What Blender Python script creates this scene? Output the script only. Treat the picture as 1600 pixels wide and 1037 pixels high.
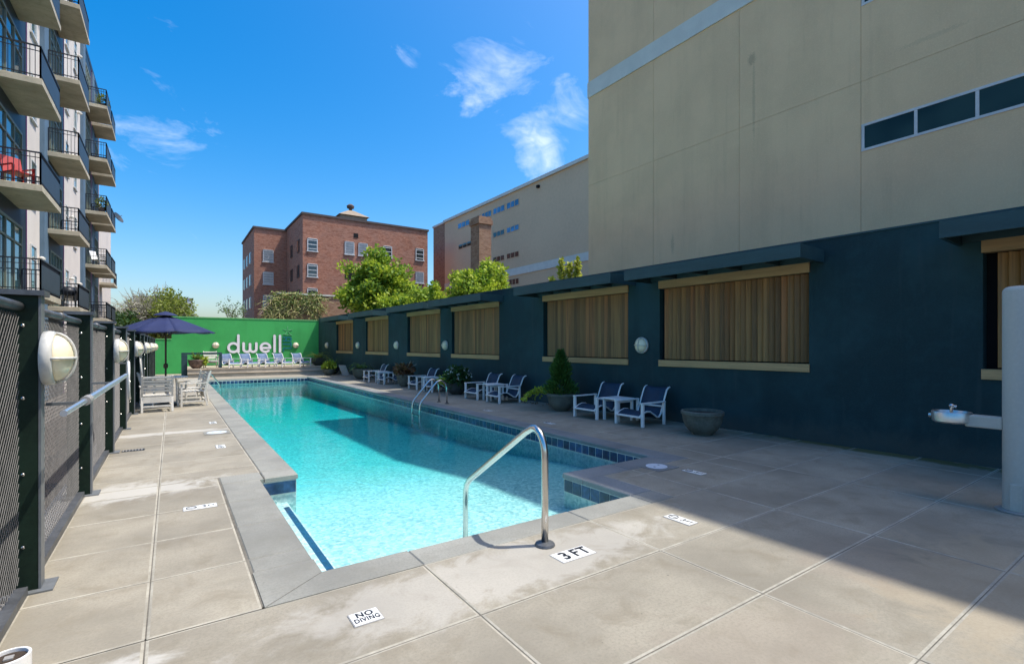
import bpy, bmesh, math, random
from mathutils import Vector, Matrix, Quaternion
R = math.radians
for o in list(bpy.data.objects): bpy.data.objects.remove(o)
scene = bpy.context.scene
COL = scene.collection

# ------------------------------------------------------------------ camera
YAW = 0.6015
cd = bpy.data.cameras.new('camera'); cam = bpy.data.objects.new('camera', cd); COL.objects.link(cam)
cam.location = (0, 0, 1.5); cam.rotation_euler = (R(90), 0, -YAW)
cd.sensor_width = 36; cd.lens = 36 * 775 / 1600; cd.shift_y = 20.8 / 1600
cd.clip_start = 0.05; cd.clip_end = 3000
scene.camera = cam

# ------------------------------------------------------------------ light, sky, exposure
SUN = Vector((0.43, -0.22, 1.0)).normalized()          # towards the sun
SUN_EL = math.asin(SUN.z); SUN_AZ = math.atan2(SUN.x, SUN.y)
world = bpy.data.worlds.new('World'); scene.world = world; world.use_nodes = True
SKY_STRENGTH = 0.15
def build_world():
    nt = world.node_tree; N = nt.nodes; L = nt.links; N.clear()
    out = N.new('ShaderNodeOutputWorld'); bg = N.new('ShaderNodeBackground')
    sky = N.new('ShaderNodeTexSky'); sky.sky_type = 'NISHITA'; sky.sun_disc = False
    sky.sun_elevation = SUN_EL; sky.sun_rotation = SUN_AZ
    sky.altitude = 0; sky.air_density = 1.0; sky.dust_density = 2.6; sky.ozone_density = 2.0
    hs = N.new('ShaderNodeHueSaturation'); hs.inputs['Saturation'].default_value = 1.62; hs.inputs['Hue'].default_value = 0.498
    hs.inputs['Value'].default_value = 1.12
    L.new(sky.outputs[0], hs.inputs['Color'])
    tc = N.new('ShaderNodeTexCoord')
    # wispy cirrus: warped noise over the whole sky, denser around a few cloud banks
    mp = N.new('ShaderNodeMapping'); mp.inputs['Scale'].default_value = (1.0, 1.0, 1.7); mp.inputs['Rotation'].default_value = (0.25, 0.1, 0.5)
    L.new(tc.outputs['Generated'], mp.inputs['Vector'])
    n1 = N.new('ShaderNodeTexNoise'); n1.inputs['Scale'].default_value = 6.5; n1.inputs['Detail'].default_value = 6
    n1.inputs['Roughness'].default_value = 0.60; n1.inputs['Distortion'].default_value = 0.75
    L.new(mp.outputs[0], n1.inputs['Vector'])
    def M(op, a, b=None, clamp=False):
        m = N.new('ShaderNodeMath'); m.operation = op; m.use_clamp = clamp
        for i, v in enumerate((a, b)):
            if v is None: continue
            if isinstance(v, (int, float)): m.inputs[i].default_value = v
            else: L.new(v, m.inputs[i])
        return m.outputs[0]
    total = None
    for d, rad, gain in CLOUD_BANKS:
        vm = N.new('ShaderNodeVectorMath'); vm.operation = 'DISTANCE'
        L.new(tc.outputs['Generated'], vm.inputs[0]); vm.inputs[1].default_value = d
        mr = N.new('ShaderNodeMapRange'); mr.interpolation_type = 'SMOOTHSTEP'
        mr.inputs['From Min'].default_value = 0; mr.inputs['From Max'].default_value = rad
        mr.inputs['To Min'].default_value = gain; mr.inputs['To Max'].default_value = 0
        L.new(vm.outputs['Value'], mr.inputs['Value'])
        total = mr.outputs[0] if total is None else M('MAXIMUM', total, mr.outputs[0])
    bias = M('ADD', M('SUBTRACT', n1.outputs['Fac'], 0.70), M('MULTIPLY', total, 0.27))
    dens = M('MULTIPLY', bias, 3.6, True)
    n2 = N.new('ShaderNodeTexNoise'); n2.inputs['Scale'].default_value = 26; n2.inputs['Detail'].default_value = 3; n2.inputs['Distortion'].default_value = 1.2
    L.new(mp.outputs[0], n2.inputs['Vector'])
    dens = M('MULTIPLY', dens, M('ADD', M('MULTIPLY', n2.outputs['Fac'], 1.3), 0.15), True)
    mx = N.new('ShaderNodeMix'); mx.data_type = 'RGBA'
    L.new(M('MULTIPLY', dens, 0.47), mx.inputs['Factor']); L.new(hs.outputs[0], mx.inputs[6]); mx.inputs[7].default_value = CLOUD_COL
    L.new(mx.outputs[2], bg.inputs['Color']); bg.inputs['Strength'].default_value = SKY_STRENGTH
    L.new(bg.outputs[0], out.inputs['Surface'])
CLOUD_COL = (7.0, 7.3, 7.9, 1)
def view_dir(px, py):      # direction of a cloud bank, from its bearing
    f = Vector((math.sin(YAW), math.cos(YAW), 0)); r = Vector((math.cos(YAW), -math.sin(YAW), 0))
    return tuple((f + r * (px - 800) / 775 + Vector((0, 0, 1)) * (539.3 - py) / 775).normalized())
CLOUD_BANKS = [(view_dir(790, 108), 0.17, 1.15), (view_dir(728, 152), 0.10, 1.05), (view_dir(855, 195), 0.16, 1.15),
               (view_dir(250, 180), 0.16, 0.72), (view_dir(345, 165), 0.06, 0.6), (view_dir(630, 98), 0.06, 0.65), (view_dir(290, 370), 0.17, 0.55)]
build_world()
sd = bpy.data.lights.new('sun', 'SUN'); sd.energy = 3.4; sd.angle = R(0.55); sd.color = (1.0, 0.965, 0.90)
sun = bpy.data.objects.new('sun', sd); COL.objects.link(sun); sun.location = (30, -12, 60)
sun.rotation_euler = (-SUN).to_track_quat('-Z', 'Y').to_euler()
vs = scene.view_settings; vs.view_transform = 'Standard'; vs.look = 'None'; vs.exposure = 0.56; vs.gamma = 1.0; vs.use_curve_mapping = False
scene.render.engine = 'CYCLES'
scene.cycles.max_bounces = 6; scene.cycles.diffuse_bounces = 3; scene.cycles.glossy_bounces = 2; scene.cycles.transmission_bounces = 2; scene.cycles.volume_bounces = 0
scene.cycles.transparent_max_bounces = 10; scene.cycles.use_denoising = True
scene.cycles.caustics_reflective = False; scene.cycles.caustics_refractive = False

# ------------------------------------------------------------------ materials
def new_mat(name):
    m = bpy.data.materials.new(name); m.use_nodes = True; nt = m.node_tree
    b = nt.nodes['Principled BSDF']; return m, nt, nt.nodes, nt.links, b
def mathn(nt, op, a, b=None, clamp=False):
    m = nt.nodes.new('ShaderNodeMath'); m.operation = op; m.use_clamp = clamp
    for i, v in enumerate((a, b)):
        if v is None: continue
        if isinstance(v, (int, float)): m.inputs[i].default_value = v
        else: nt.links.new(v, m.inputs[i])
    return m.outputs[0]
def noise(nt, scale, detail=4, vec=None, rough=0.55, stretch=None, dist=0):
    n = nt.nodes.new('ShaderNodeTexNoise'); n.inputs['Scale'].default_value = scale; n.inputs['Detail'].default_value = detail
    n.inputs['Roughness'].default_value = rough; n.inputs['Distortion'].default_value = dist
    if vec is None:
        g = nt.nodes.new('ShaderNodeNewGeometry'); vec = g.outputs['Position']
    if stretch:
        mp = nt.nodes.new('ShaderNodeMapping'); mp.inputs['Scale'].default_value = stretch; nt.links.new(vec, mp.inputs['Vector']); vec = mp.outputs[0]
    nt.links.new(vec, n.inputs['Vector']); return n.outputs['Fac']
def mixc(nt, fac, a, b, mode='MIX'):
    m = nt.nodes.new('ShaderNodeMix'); m.data_type = 'RGBA'; m.blend_type = mode
    for i, v in ((0, fac), (6, a), (7, b)):
        if isinstance(v, (int, float)): m.inputs[i].default_value = v
        elif isinstance(v, tuple): m.inputs[i].default_value = (*v[:3], 1)
        else: nt.links.new(v, m.inputs[i])
    return m.outputs[2]
def ramp(nt, fac, lo, hi):
    mr = nt.nodes.new('ShaderNodeMapRange'); mr.interpolation_type = 'SMOOTHSTEP'
    mr.inputs['From Min'].default_value = lo; mr.inputs['From Max'].default_value = hi
    nt.links.new(fac, mr.inputs['Value']); return mr.outputs[0]
def bump(nt, b, h, strength=0.2, dist=0.01):
    bn = nt.nodes.new('ShaderNodeBump'); bn.inputs['Strength'].default_value = strength; bn.inputs['Distance'].default_value = dist
    nt.links.new(h, bn.inputs['Height']); nt.links.new(bn.outputs[0], b.inputs['Normal'])
def scale_col(c, k): return tuple(min(1, v * k) for v in c)
def pm(name, col, rough=0.6, var=0.12, scale=2.0, fine=35, bmp=0.12, bscale=80, metal=0, spec=0.4, stretch=None, objvar=0.0, coat=0):
    m, nt, N, L, b = new_mat(name)
    n1 = noise(nt, scale, 5, stretch=stretch); n2 = noise(nt, fine, 3, stretch=stretch)
    f = mathn(nt, 'ADD', mathn(nt, 'MULTIPLY', n1, 0.65), mathn(nt, 'MULTIPLY', n2, 0.35))
    f = ramp(nt, f, 0.33, 0.67)
    c = mixc(nt, f, scale_col(col, 1 - var), scale_col(col, 1 + var))
    if objvar:
        oi = N.new('ShaderNodeObjectInfo')
        k = mathn(nt, 'ADD', mathn(nt, 'MULTIPLY', oi.outputs['Random'], 2 * objvar), 1 - objvar)
        cc = N.new('ShaderNodeCombineColor')
        for i in range(3): L.new(k, cc.inputs[i])
        c = mixc(nt, 1.0, c, cc.outputs[0], 'MULTIPLY')
    L.new(c, b.inputs['Base Color'])
    b.inputs['Roughness'].default_value = rough; b.inputs['Metallic'].default_value = metal
    b.inputs['Specular IOR Level'].default_value = spec
    if coat: b.inputs['Coat Weight'].default_value = coat
    if bmp: bump(nt, b, noise(nt, bscale, 3), bmp, 0.01)
    return m
def concrete(name, col, objvar=0.07, stains=0.55, patches=()):
    m, nt, N, L, b = new_mat(name)
    big = noise(nt, 0.9, 6, rough=0.6); mid = noise(nt, 3.4, 6, rough=0.65, dist=0.6); fine = noise(nt, 60, 4, rough=0.7)
    streak = noise(nt, 1.0, 5, stretch=(1.4, 6.0, 1), rough=0.6)
    c = mixc(nt, ramp(nt, big, 0.34, 0.66), scale_col(col, 0.80), scale_col(col, 1.16))
    c = mixc(nt, mathn(nt, 'MULTIPLY', ramp(nt, mid, 0.48, 0.72), stains), c, (col[0] * 0.66, col[1] * 0.62, col[2] * 0.55))
    c = mixc(nt, mathn(nt, 'MULTIPLY', ramp(nt, streak, 0.52, 0.74), 0.38), c, (col[0] * 0.74, col[1] * 0.74, col[2] * 0.70))
    c = mixc(nt, mathn(nt, 'MULTIPLY', ramp(nt, fine, 0.40, 0.70), 0.55), c, scale_col(col, 0.70))
    sp = noise(nt, 210, 2); c = mixc(nt, mathn(nt, 'MULTIPLY', ramp(nt, sp, 0.62, 0.72), 0.55), c, scale_col(col, 0.5))
    sp2 = noise(nt, 14, 3, rough=0.7); c = mixc(nt, mathn(nt, 'MULTIPLY', ramp(nt, sp2, 0.70, 0.76), 0.7), c, scale_col(col, 0.42))
    g = N.new('ShaderNodeNewGeometry')
    for (px, py, rx, ry, amt, pc) in patches:      # lime bloom and moss with shapes of their own
        mp = N.new('ShaderNodeMapping'); mp.inputs['Location'].default_value = (-px / rx, -py / ry, 0); mp.inputs['Scale'].default_value = (1 / rx, 1 / ry, 0)
        L.new(g.outputs['Position'], mp.inputs['Vector'])
        vm = N.new('ShaderNodeVectorMath'); vm.operation = 'LENGTH'; L.new(mp.outputs[0], vm.inputs[0])
        d = mathn(nt, 'ADD', vm.outputs['Value'], mathn(nt, 'MULTIPLY', mathn(nt, 'SUBTRACT', mid, 0.5), 2.2))
        k = mathn(nt, 'SUBTRACT', 1.0, ramp(nt, d, 0.6, 1.15))
        c = mixc(nt, mathn(nt, 'MULTIPLY', k, amt), c, pc)
    if objvar:
        oi = N.new('ShaderNodeObjectInfo'); k = mathn(nt, 'ADD', mathn(nt, 'MULTIPLY', oi.outputs['Random'], 2 * objvar), 1 - objvar)
        cc = N.new('ShaderNodeCombineColor')
        for i in range(3): L.new(k, cc.inputs[i])
        c = mixc(nt, 1.0, c, cc.outputs[0], 'MULTIPLY')
    L.new(c, b.inputs['Base Color'])
    L.new(mathn(nt, 'ADD', mathn(nt, 'MULTIPLY', mid, 0.3), 0.55), b.inputs['Roughness']); b.inputs['Specular IOR Level'].default_value = 0.35
    h = mathn(nt, 'ADD', fine, mathn(nt, 'MULTIPLY', mid, 0.6)); bump(nt, b, h, 0.22, 0.006)
    return m
def brick(name, c1, c2, mortar, scale=1.0):
    m, nt, N, L, b = new_mat(name)
    g = N.new('ShaderNodeNewGeometry'); sx = N.new('ShaderNodeSeparateXYZ'); L.new(g.outputs['Position'], sx.inputs[0])
    cb = N.new('ShaderNodeCombineXYZ'); L.new(mathn(nt, 'ADD', sx.outputs[0], sx.outputs[1]), cb.inputs[0]); L.new(sx.outputs[2], cb.inputs[1])
    bt = N.new('ShaderNodeTexBrick'); bt.inputs['Scale'].default_value = scale
    bt.inputs['Brick Width'].default_value = 0.24; bt.inputs['Row Height'].default_value = 0.085; bt.inputs['Mortar Size'].default_value = 0.012
    bt.inputs['Color1'].default_value = (*c1, 1); bt.inputs['Color2'].default_value = (*c2, 1); bt.inputs['Mortar'].default_value = (*mortar, 1)
    L.new(cb.outputs[0], bt.inputs['Vector'])
    n = noise(nt, 0.6, 6, rough=0.65); n2 = noise(nt, 1.6, 6, stretch=(1, 1, 3.2), rough=0.75)
    c = mixc(nt, ramp(nt, n, 0.35, 0.65), bt.outputs['Color'], mixc(nt, 0.35, bt.outputs['Color'], (0.30, 0.20, 0.16)))
    c = mixc(nt, mathn(nt, 'MULTIPLY', ramp(nt, n2, 0.46, 0.64), 0.6), c, (c1[0] * 0.55, c1[1] * 0.55, c1[2] * 0.55))
    L.new(c, b.inputs['Base Color']); b.inputs['Roughness'].default_value = 0.85; b.inputs['Specular IOR Level'].default_value = 0.2
    return m
def glass(name, col=(0.03, 0.045, 0.05), rough=0.04, spec=0.9):
    m, nt, N, L, b = new_mat(name)
    n = noise(nt, 0.8, 2); L.new(mixc(nt, ramp(nt, n, 0.35, 0.65), scale_col(col, 0.6), scale_col(col, 1.5)), b.inputs['Base Color'])
    b.inputs['Roughness'].default_value = rough; b.inputs['Specular IOR Level'].default_value = spec
    bump(nt, b, noise(nt, 1.2, 2), 0.05, 0.02)
    return m
def foliage(name, ca, cb, cc=None, transl=0.35):
    m, nt, N, L, b = new_mat(name); N.remove(b); out = [n for n in N if n.type == 'OUTPUT_MATERIAL'][0]
    g = N.new('ShaderNodeNewGeometry')
    c = mixc(nt, g.outputs['Random Per Island'], ca, cb)
    if cc: c = mixc(nt, ramp(nt, noise(nt, 1.3, 3), 0.45, 0.65), c, mixc(nt, g.outputs['Random Per Island'], cb, cc))
    d = N.new('ShaderNodeBsdfDiffuse'); t = N.new('ShaderNodeBsdfTranslucent'); gl = N.new('ShaderNodeBsdfGlossy'); gl.inputs['Roughness'].default_value = 0.6
    L.new(c, d.inputs['Color']); L.new(mixc(nt, 0.35, c, (0.35, 0.5, 0.05)), t.inputs['Color'])
    ms = N.new('ShaderNodeMixShader'); ms.inputs[0].default_value = transl; L.new(d.outputs[0], ms.inputs[1]); L.new(t.outputs[0], ms.inputs[2])
    m2 = N.new('ShaderNodeMixShader'); m2.inputs[0].default_value = 0.03; L.new(ms.outputs[0], m2.inputs[1]); L.new(gl.outputs[0], m2.inputs[2])
    L.new(m2.outputs[0], out.inputs['Surface'])
    return m
def water_mat():
    m, nt, N, L, b = new_mat('pool_water'); N.remove(b); out = [n for n in N if n.type == 'OUTPUT_MATERIAL'][0]
    w1 = noise(nt, 2.2, 3, stretch=(1.0, 0.8, 1), dist=0.8); w2 = noise(nt, 9.0, 2, dist=0.5); w3 = noise(nt, 0.5, 2)
    h = mathn(nt, 'ADD', mathn(nt, 'ADD', mathn(nt, 'MULTIPLY', w1, 0.55), mathn(nt, 'MULTIPLY', w2, 0.10)), mathn(nt, 'MULTIPLY', w3, 0.6))
    bn = N.new('ShaderNodeBump'); bn.inputs['Strength'].default_value = 0.22; bn.inputs['Distance'].default_value = 0.08; L.new(h, bn.inputs['Height'])
    fr = N.new('ShaderNodeFresnel'); fr.inputs['IOR'].default_value = 1.25; L.new(bn.outputs[0], fr.inputs['Normal'])
    gl = N.new('ShaderNodeBsdfGlossy'); gl.inputs['Roughness'].default_value = 0.03; L.new(bn.outputs[0], gl.inputs['Normal'])
    tr = N.new('ShaderNodeBsdfTransparent')
    # painted caustics: a ripple cell pattern put into the transparent colour
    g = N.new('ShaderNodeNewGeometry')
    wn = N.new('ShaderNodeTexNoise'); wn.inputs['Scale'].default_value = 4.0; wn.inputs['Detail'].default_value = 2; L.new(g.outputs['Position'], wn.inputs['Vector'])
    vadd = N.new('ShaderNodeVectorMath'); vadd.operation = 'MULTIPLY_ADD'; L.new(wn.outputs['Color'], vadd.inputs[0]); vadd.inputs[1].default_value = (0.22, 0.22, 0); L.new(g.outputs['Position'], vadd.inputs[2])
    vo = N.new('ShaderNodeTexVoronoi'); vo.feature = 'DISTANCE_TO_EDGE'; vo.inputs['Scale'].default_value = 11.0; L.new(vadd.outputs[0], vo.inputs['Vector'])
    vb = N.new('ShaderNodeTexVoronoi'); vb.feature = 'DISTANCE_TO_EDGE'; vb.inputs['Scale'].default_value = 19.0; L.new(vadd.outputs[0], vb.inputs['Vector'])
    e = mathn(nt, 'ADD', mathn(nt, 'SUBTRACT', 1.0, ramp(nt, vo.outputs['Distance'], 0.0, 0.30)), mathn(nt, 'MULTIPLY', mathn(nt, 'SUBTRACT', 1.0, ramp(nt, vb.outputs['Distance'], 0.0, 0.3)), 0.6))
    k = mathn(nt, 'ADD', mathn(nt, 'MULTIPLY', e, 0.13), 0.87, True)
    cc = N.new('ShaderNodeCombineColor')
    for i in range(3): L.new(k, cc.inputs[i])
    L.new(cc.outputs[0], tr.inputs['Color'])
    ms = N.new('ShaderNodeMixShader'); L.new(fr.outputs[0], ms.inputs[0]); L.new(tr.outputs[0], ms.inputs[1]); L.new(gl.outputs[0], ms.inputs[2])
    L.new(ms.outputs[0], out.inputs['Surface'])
    va = N.new('ShaderNodeVolumeAbsorption'); va.inputs['Color'].default_value = (0.0, 0.87, 0.885, 1); va.inputs['Density'].default_value = 0.95
    L.new(va.outputs[0], out.inputs['Volume'])
    return m

M = {}
M['deck'] = concrete('deck_concrete', (0.318, 0.284, 0.216), patches=[(4.3, 0.9, 1.0, 0.6, 0.35, (0.40, 0.31, 0.19)), (2.4, 1.3, 0.7, 0.4, 0.3, (0.24, 0.19, 0.145)), (4.0, 1.5, 0.5, 0.35, 0.25, (0.27, 0.21, 0.16)), (-0.32, 6.4, 0.75, 0.38, 0.5, (0.62, 0.60, 0.54)), (-0.25, 10.3, 1.2, 0.16, 0.5, (0.60, 0.58, 0.52)),
    (-0.5, 2.9, 0.5, 0.16, 0.5, (0.68, 0.66, 0.60)), (8.2, 2.9, 0.20, 1.7, 0.9, (0.10, 0.105, 0.035)), (7.95, 4.6, 0.2, 0.9, 0.5, (0.16, 0.15, 0.09)), (1.9, 2.75, 1.5, 0.35, 0.28, (0.66, 0.63, 0.57))])
M['grout'] = pm('joint_mortar', (0.43, 0.405, 0.335), 0.9, 0.18, 3, 60, 0.2)
M['slabrim'] = pm('worn_slab_edge', (0.375, 0.345, 0.275), 0.9, 0.22, 2.5, 30, 0.2)
M['jointdark'] = pm('joint_dirt', (0.16, 0.145, 0.115), 0.95, 0.3, 3, 40, 0.2)
M['coping'] = concrete('coping_stone', (0.285, 0.278, 0.238), objvar=0.06, stains=0.25)
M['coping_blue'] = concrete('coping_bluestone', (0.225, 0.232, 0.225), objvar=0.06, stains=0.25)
M['slabside'] = pm('slab_edge', (0.30, 0.28, 0.25), 0.9)
def plaster():
    m, nt, N, L, b = new_mat('pool_plaster')
    g = N.new('ShaderNodeNewGeometry'); vo = N.new('ShaderNodeTexVoronoi'); vo.inputs['Scale'].default_value = 30; L.new(g.outputs['Position'], vo.inputs['Vector'])
    sc = N.new('ShaderNodeSeparateColor'); L.new(vo.outputs['Color'], sc.inputs[0])
    c = mixc(nt, sc.outputs[0], (0.50, 0.60, 0.60), (0.95, 0.96, 0.93))
    c = mixc(nt, mathn(nt, 'MULTIPLY', ramp(nt, sc.outputs[1], 0.72, 0.85), 0.5), c, (0.28, 0.44, 0.48))
    n = noise(nt, 0.7, 4); c = mixc(nt, mathn(nt, 'MULTIPLY', ramp(nt, n, 0.4, 0.65), 0.25), c, (0.66, 0.80, 0.80))
    L.new(c, b.inputs['Base Color']); b.inputs['Roughness'].default_value = 0.7
    return m
M['plaster'] = plaster()
M['tile'] = pm('navy_tile', (0.020, 0.050, 0.115), 0.15, 0.45, 9, 25, 0.06, 40, spec=0.5, objvar=0.45)
M['tilegrout'] = pm('tile_grout', (0.66, 0.66, 0.60), 0.8)
M['stepstripe'] = pm('step_stripe', (0.01, 0.05, 0.14), 0.3, 0.35, 20)
M['water'] = water_mat()
def stained(name, col, streak=0.25, patch=0.2, rough=0.8, bmp=0.5, dirt=None, splash=None, spots=()):
    m, nt, N, L, b = new_mat(name)
    n1 = noise(nt, 0.55, 5, rough=0.6); n2 = noise(nt, 2.6, 5, rough=0.7, dist=0.5); st = noise(nt, 1.7, 5, stretch=(1, 1, 0.10), rough=0.65); st2 = noise(nt, 6.0, 3, stretch=(1, 1, 0.07)); fi = noise(nt, 40, 3)
    c = mixc(nt, ramp(nt, n1, 0.36, 0.64), scale_col(col, 1 - patch), scale_col(col, 1 + patch))
    c = mixc(nt, mathn(nt, 'MULTIPLY', ramp(nt, n2, 0.46, 0.66), patch * 1.2), c, scale_col(col, 1.35))
    c = mixc(nt, mathn(nt, 'MULTIPLY', ramp(nt, st, 0.50, 0.70), streak), c, scale_col(col, 0.66))
    c = mixc(nt, mathn(nt, 'MULTIPLY', ramp(nt, st2, 0.58, 0.72), streak * 0.8), c, dirt or scale_col(col, 0.6))
    c = mixc(nt, mathn(nt, 'MULTIPLY', ramp(nt, fi, 0.45, 0.7), 0.18), c, scale_col(col, 1.35))
    g = N.new('ShaderNodeNewGeometry')
    if splash:      # dust splashed up by rain along the foot of the wall
        sx = N.new('ShaderNodeSeparateXYZ'); L.new(g.outputs['Position'], sx.inputs[0])
        k = mathn(nt, 'SUBTRACT', 1.0, ramp(nt, mathn(nt, 'ADD', sx.outputs[2], mathn(nt, 'MULTIPLY', n2, -0.5)), -0.18, 0.12)); c = mixc(nt, mathn(nt, 'MULTIPLY', k, 0.55), c, splash)
    for (py, pz, ry, rz_, amt, pc) in spots:
        mp = N.new('ShaderNodeMapping'); mp.inputs['Location'].default_value = (0, -py / ry, -pz / rz_); mp.inputs['Scale'].default_value = (0, 1 / ry, 1 / rz_); L.new(g.outputs['Position'], mp.inputs['Vector'])
        vm = N.new('ShaderNodeVectorMath'); vm.operation = 'LENGTH'; L.new(mp.outputs[0], vm.inputs[0])
        k = mathn(nt, 'SUBTRACT', 1.0, ramp(nt, mathn(nt, 'ADD', vm.outputs['Value'], mathn(nt, 'MULTIPLY', mathn(nt, 'SUBTRACT', fi, 0.5), 2.0)), 0.5, 1.2)); c = mixc(nt, mathn(nt, 'MULTIPLY', k, amt), c, pc)
    L.new(c, b.inputs['Base Color']); b.inputs['Specular IOR Level'].default_value = 0.25
    L.new(mathn(nt, 'ADD', mathn(nt, 'MULTIPLY', n2, 0.3), rough - 0.15), b.inputs['Roughness'])
    bump(nt, b, noise(nt, 120, 3), bmp, 0.01); return m
M['navy'] = stained('navy_stucco', (0.0210, 0.055, 0.061), 0.45, 0.24, 0.8, 0.55, (0.045, 0.07, 0.075), splash=(0.075, 0.085, 0.075))
M['canopy'] = pm('navy_painted_timber', (0.026, 0.066, 0.072), 0.55, 0.16, 1.2, 18, 0.12, 60, stretch=(3, 1, 6))
M['timber'] = pm('cedar_trim', (0.47, 0.295, 0.135), 0.6, 0.16, 2, 22, 0.1, 60, stretch=(6, 0.7, 14), objvar=0.12)
def slat_mat():
    m, nt, N, L, b = new_mat('cedar_louvre'); oi = N.new('ShaderNodeObjectInfo')
    n = noise(nt, 1.0, 5, stretch=(22, 22, 0.8)); n2 = noise(nt, 1, 3, stretch=(70, 70, 2.0)); 
    wn = N.new('ShaderNodeTexWhiteNoise'); wn.noise_dimensions = '1D'; L.new(oi.outputs['Random'], wn.inputs['W'])
    ca = mixc(nt, oi.outputs['Random'], (0.150, 0.070, 0.018), (0.44, 0.222, 0.066))
    ca = mixc(nt, mathn(nt, 'MULTIPLY', ramp(nt, wn.outputs['Value'], 0.7, 0.9), 0.75), ca, (0.50, 0.19, 0.055))
    c = mixc(nt, mathn(nt, 'MULTIPLY', ramp(nt, n, 0.42, 0.66), 0.6), ca, (0.13, 0.075, 0.026))
    c = mixc(nt, mathn(nt, 'MULTIPLY', ramp(nt, n2, 0.4, 0.7), 0.30), c, (0.40, 0.215, 0.072))
    L.new(c, b.inputs['Base Color']); b.inputs['Roughness'].default_value = 0.55; bump(nt, b, n2, 0.15, 0.004); return m
M['slat'] = slat_mat()
M['green'] = stained('green_painted_wall', (0.060, 0.40, 0.105), 0.22, 0.10, 0.75, 0.35, (0.10, 0.42, 0.16))
M['greencap'] = pm('green_wall_cap', (0.16, 0.44, 0.16), 0.7)
SPOTS = [(6.27, 8.05, 0.10, 0.14, 0.45, (0.30, 0.22, 0.14)), (6.22, 7.1, 0.035, 1.0, 0.35, (0.40, 0.29, 0.18)), (8.45, 4.2, 0.05, 0.28, 0.35, (0.36, 0.27, 0.17)), (3.0, 6.9, 0.5, 0.05, 0.2, (0.42, 0.31, 0.19))]
M['beige'] = stained('beige_stucco', (0.80, 0.555, 0.32), 0.16, 0.05, 0.9, 0.35, spots=SPOTS)
M['beigejoint'] = pm('beige_joint', (0.62, 0.445, 0.275), 0.9)
M['band'] = pm('pale_band', (0.66, 0.66, 0.58), 0.8, 0.06)
M['farbeige'] = pm('far_beige_stucco', (0.68, 0.495, 0.31), 0.85, 0.07, 0.12, 3, 0.1, 40)
M['brick'] = brick('red_brick', (0.36, 0.115, 0.062), (0.52, 0.20, 0.115), (0.42, 0.29, 0.21))
M['brickdark'] = brick('weathered_brick', (0.30, 0.15, 0.085), (0.44, 0.25, 0.15), (0.36, 0.28, 0.19))
M['brickcap'] = pm('dark_coping', (0.10, 0.075, 0.065), 0.8)
M['roofstone'] = pm('roof_stone', (0.30, 0.24, 0.17), 0.85)
M['white'] = pm('white_paint', (0.78, 0.77, 0.74), 0.45, 0.05, 3, 30, 0.05)
M['offwhite'] = pm('aged_white', (0.66, 0.63, 0.56), 0.55, 0.12, 6, 40, 0.06)
M['winwhite'] = pm('white_window_frame', (0.62, 0.62, 0.60), 0.5, 0.1)
M['glass'] = glass('dark_glass', (0.025, 0.035, 0.035))
M['skyglass'] = glass('painted_sky_glass', (0.05, 0.16, 0.34), 0.03, 1.0)  # blue of the reflected sky painted into the pane colour
M['glassteal'] = glass('teal_glass', (0.05, 0.13, 0.15), 0.04, 1.0)
M['glassgreen'] = glass('green_grey_glass', (0.022, 0.036, 0.027), 0.05, 0.28)
M['dark'] = pm('dark_void', (0.008, 0.008, 0.009), 0.9, 0, bmp=0)
M['steel'] = pm('stainless_steel', (0.62, 0.60, 0.56), 0.20, 0.08, 4, 50, 0.03, metal=1.0)
M['alu'] = pm('anodised_pole', (0.72, 0.74, 0.78), 0.30, 0.06, 4, 40, 0.02, metal=0.85)
M['post'] = pm('dark_green_steel', (0.009, 0.021, 0.012), 0.6, 0.3, 2.5, 30, 0.06, spec=0.2)
M['flange'] = pm('grey_steel_flange', (0.15, 0.16, 0.165), 0.45, 0.15, 3, 30, 0.05)
M['galv'] = pm('galvanised_wire', (0.105, 0.10, 0.092), 0.6, 0.2, 8, 60, 0, metal=0.35)
M['railpipe'] = pm('grey_pipe', (0.11, 0.115, 0.12), 0.45, 0.25, 6, 40, 0.06, metal=0.3)
M['satin'] = pm('satin_steel', (0.66, 0.64, 0.60), 0.36, 0.08, 4, 50, 0.03, metal=0.9)
M['fountain'] = stained('fountain_paint', (0.46, 0.44, 0.385), 0.25, 0.06, 0.55, 0.08)
M['lampbody'] = pm('lamp_housing', (0.56, 0.55, 0.50), 0.4, 0.1, 5, 40, 0.04)
M['lens'] = pm('cream_lens', (0.86, 0.76, 0.52), 0.25, 0.08, 6, 30, 0.0, spec=0.6)
M['sling'] = pm('blue_sling_fabric', (0.010, 0.036, 0.072), 0.6, 0.15, 5, 220, 0.2, 300)
M['umbrella'] = pm('navy_umbrella_cloth', (0.015, 0.024, 0.085), 0.75, 0.12, 3, 120, 0.1)
M['bronze'] = pm('bronze_pole', (0.10, 0.075, 0.05), 0.4, 0.15, metal=0.5)
M['planter'] = pm('aged_stone_planter', (0.125, 0.130, 0.105), 0.85, 0.28, 4, 28, 0.3, 50)
M['planterdark'] = pm('dark_planter', (0.055, 0.058, 0.052), 0.8, 0.3, 4, 28, 0.2, 50)
M['planterclay'] = pm('glazed_brown_planter', (0.13, 0.085, 0.07), 0.5, 0.5, 9, 28, 0.2, 50)
M['soil'] = pm('potting_soil', (0.045, 0.032, 0.022), 0.95, 0.3, 12, 60, 0.6, 40)
M['stucco'] = pm('pale_grey_stucco', (0.66, 0.60, 0.53), 0.85, 0.08, 0.5, 20, 0.25, 90)
M['baynavy'] = pm('navy_bay_panel', (0.012, 0.028, 0.042), 0.5, 0.15, 1, 20, 0.05)
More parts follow.
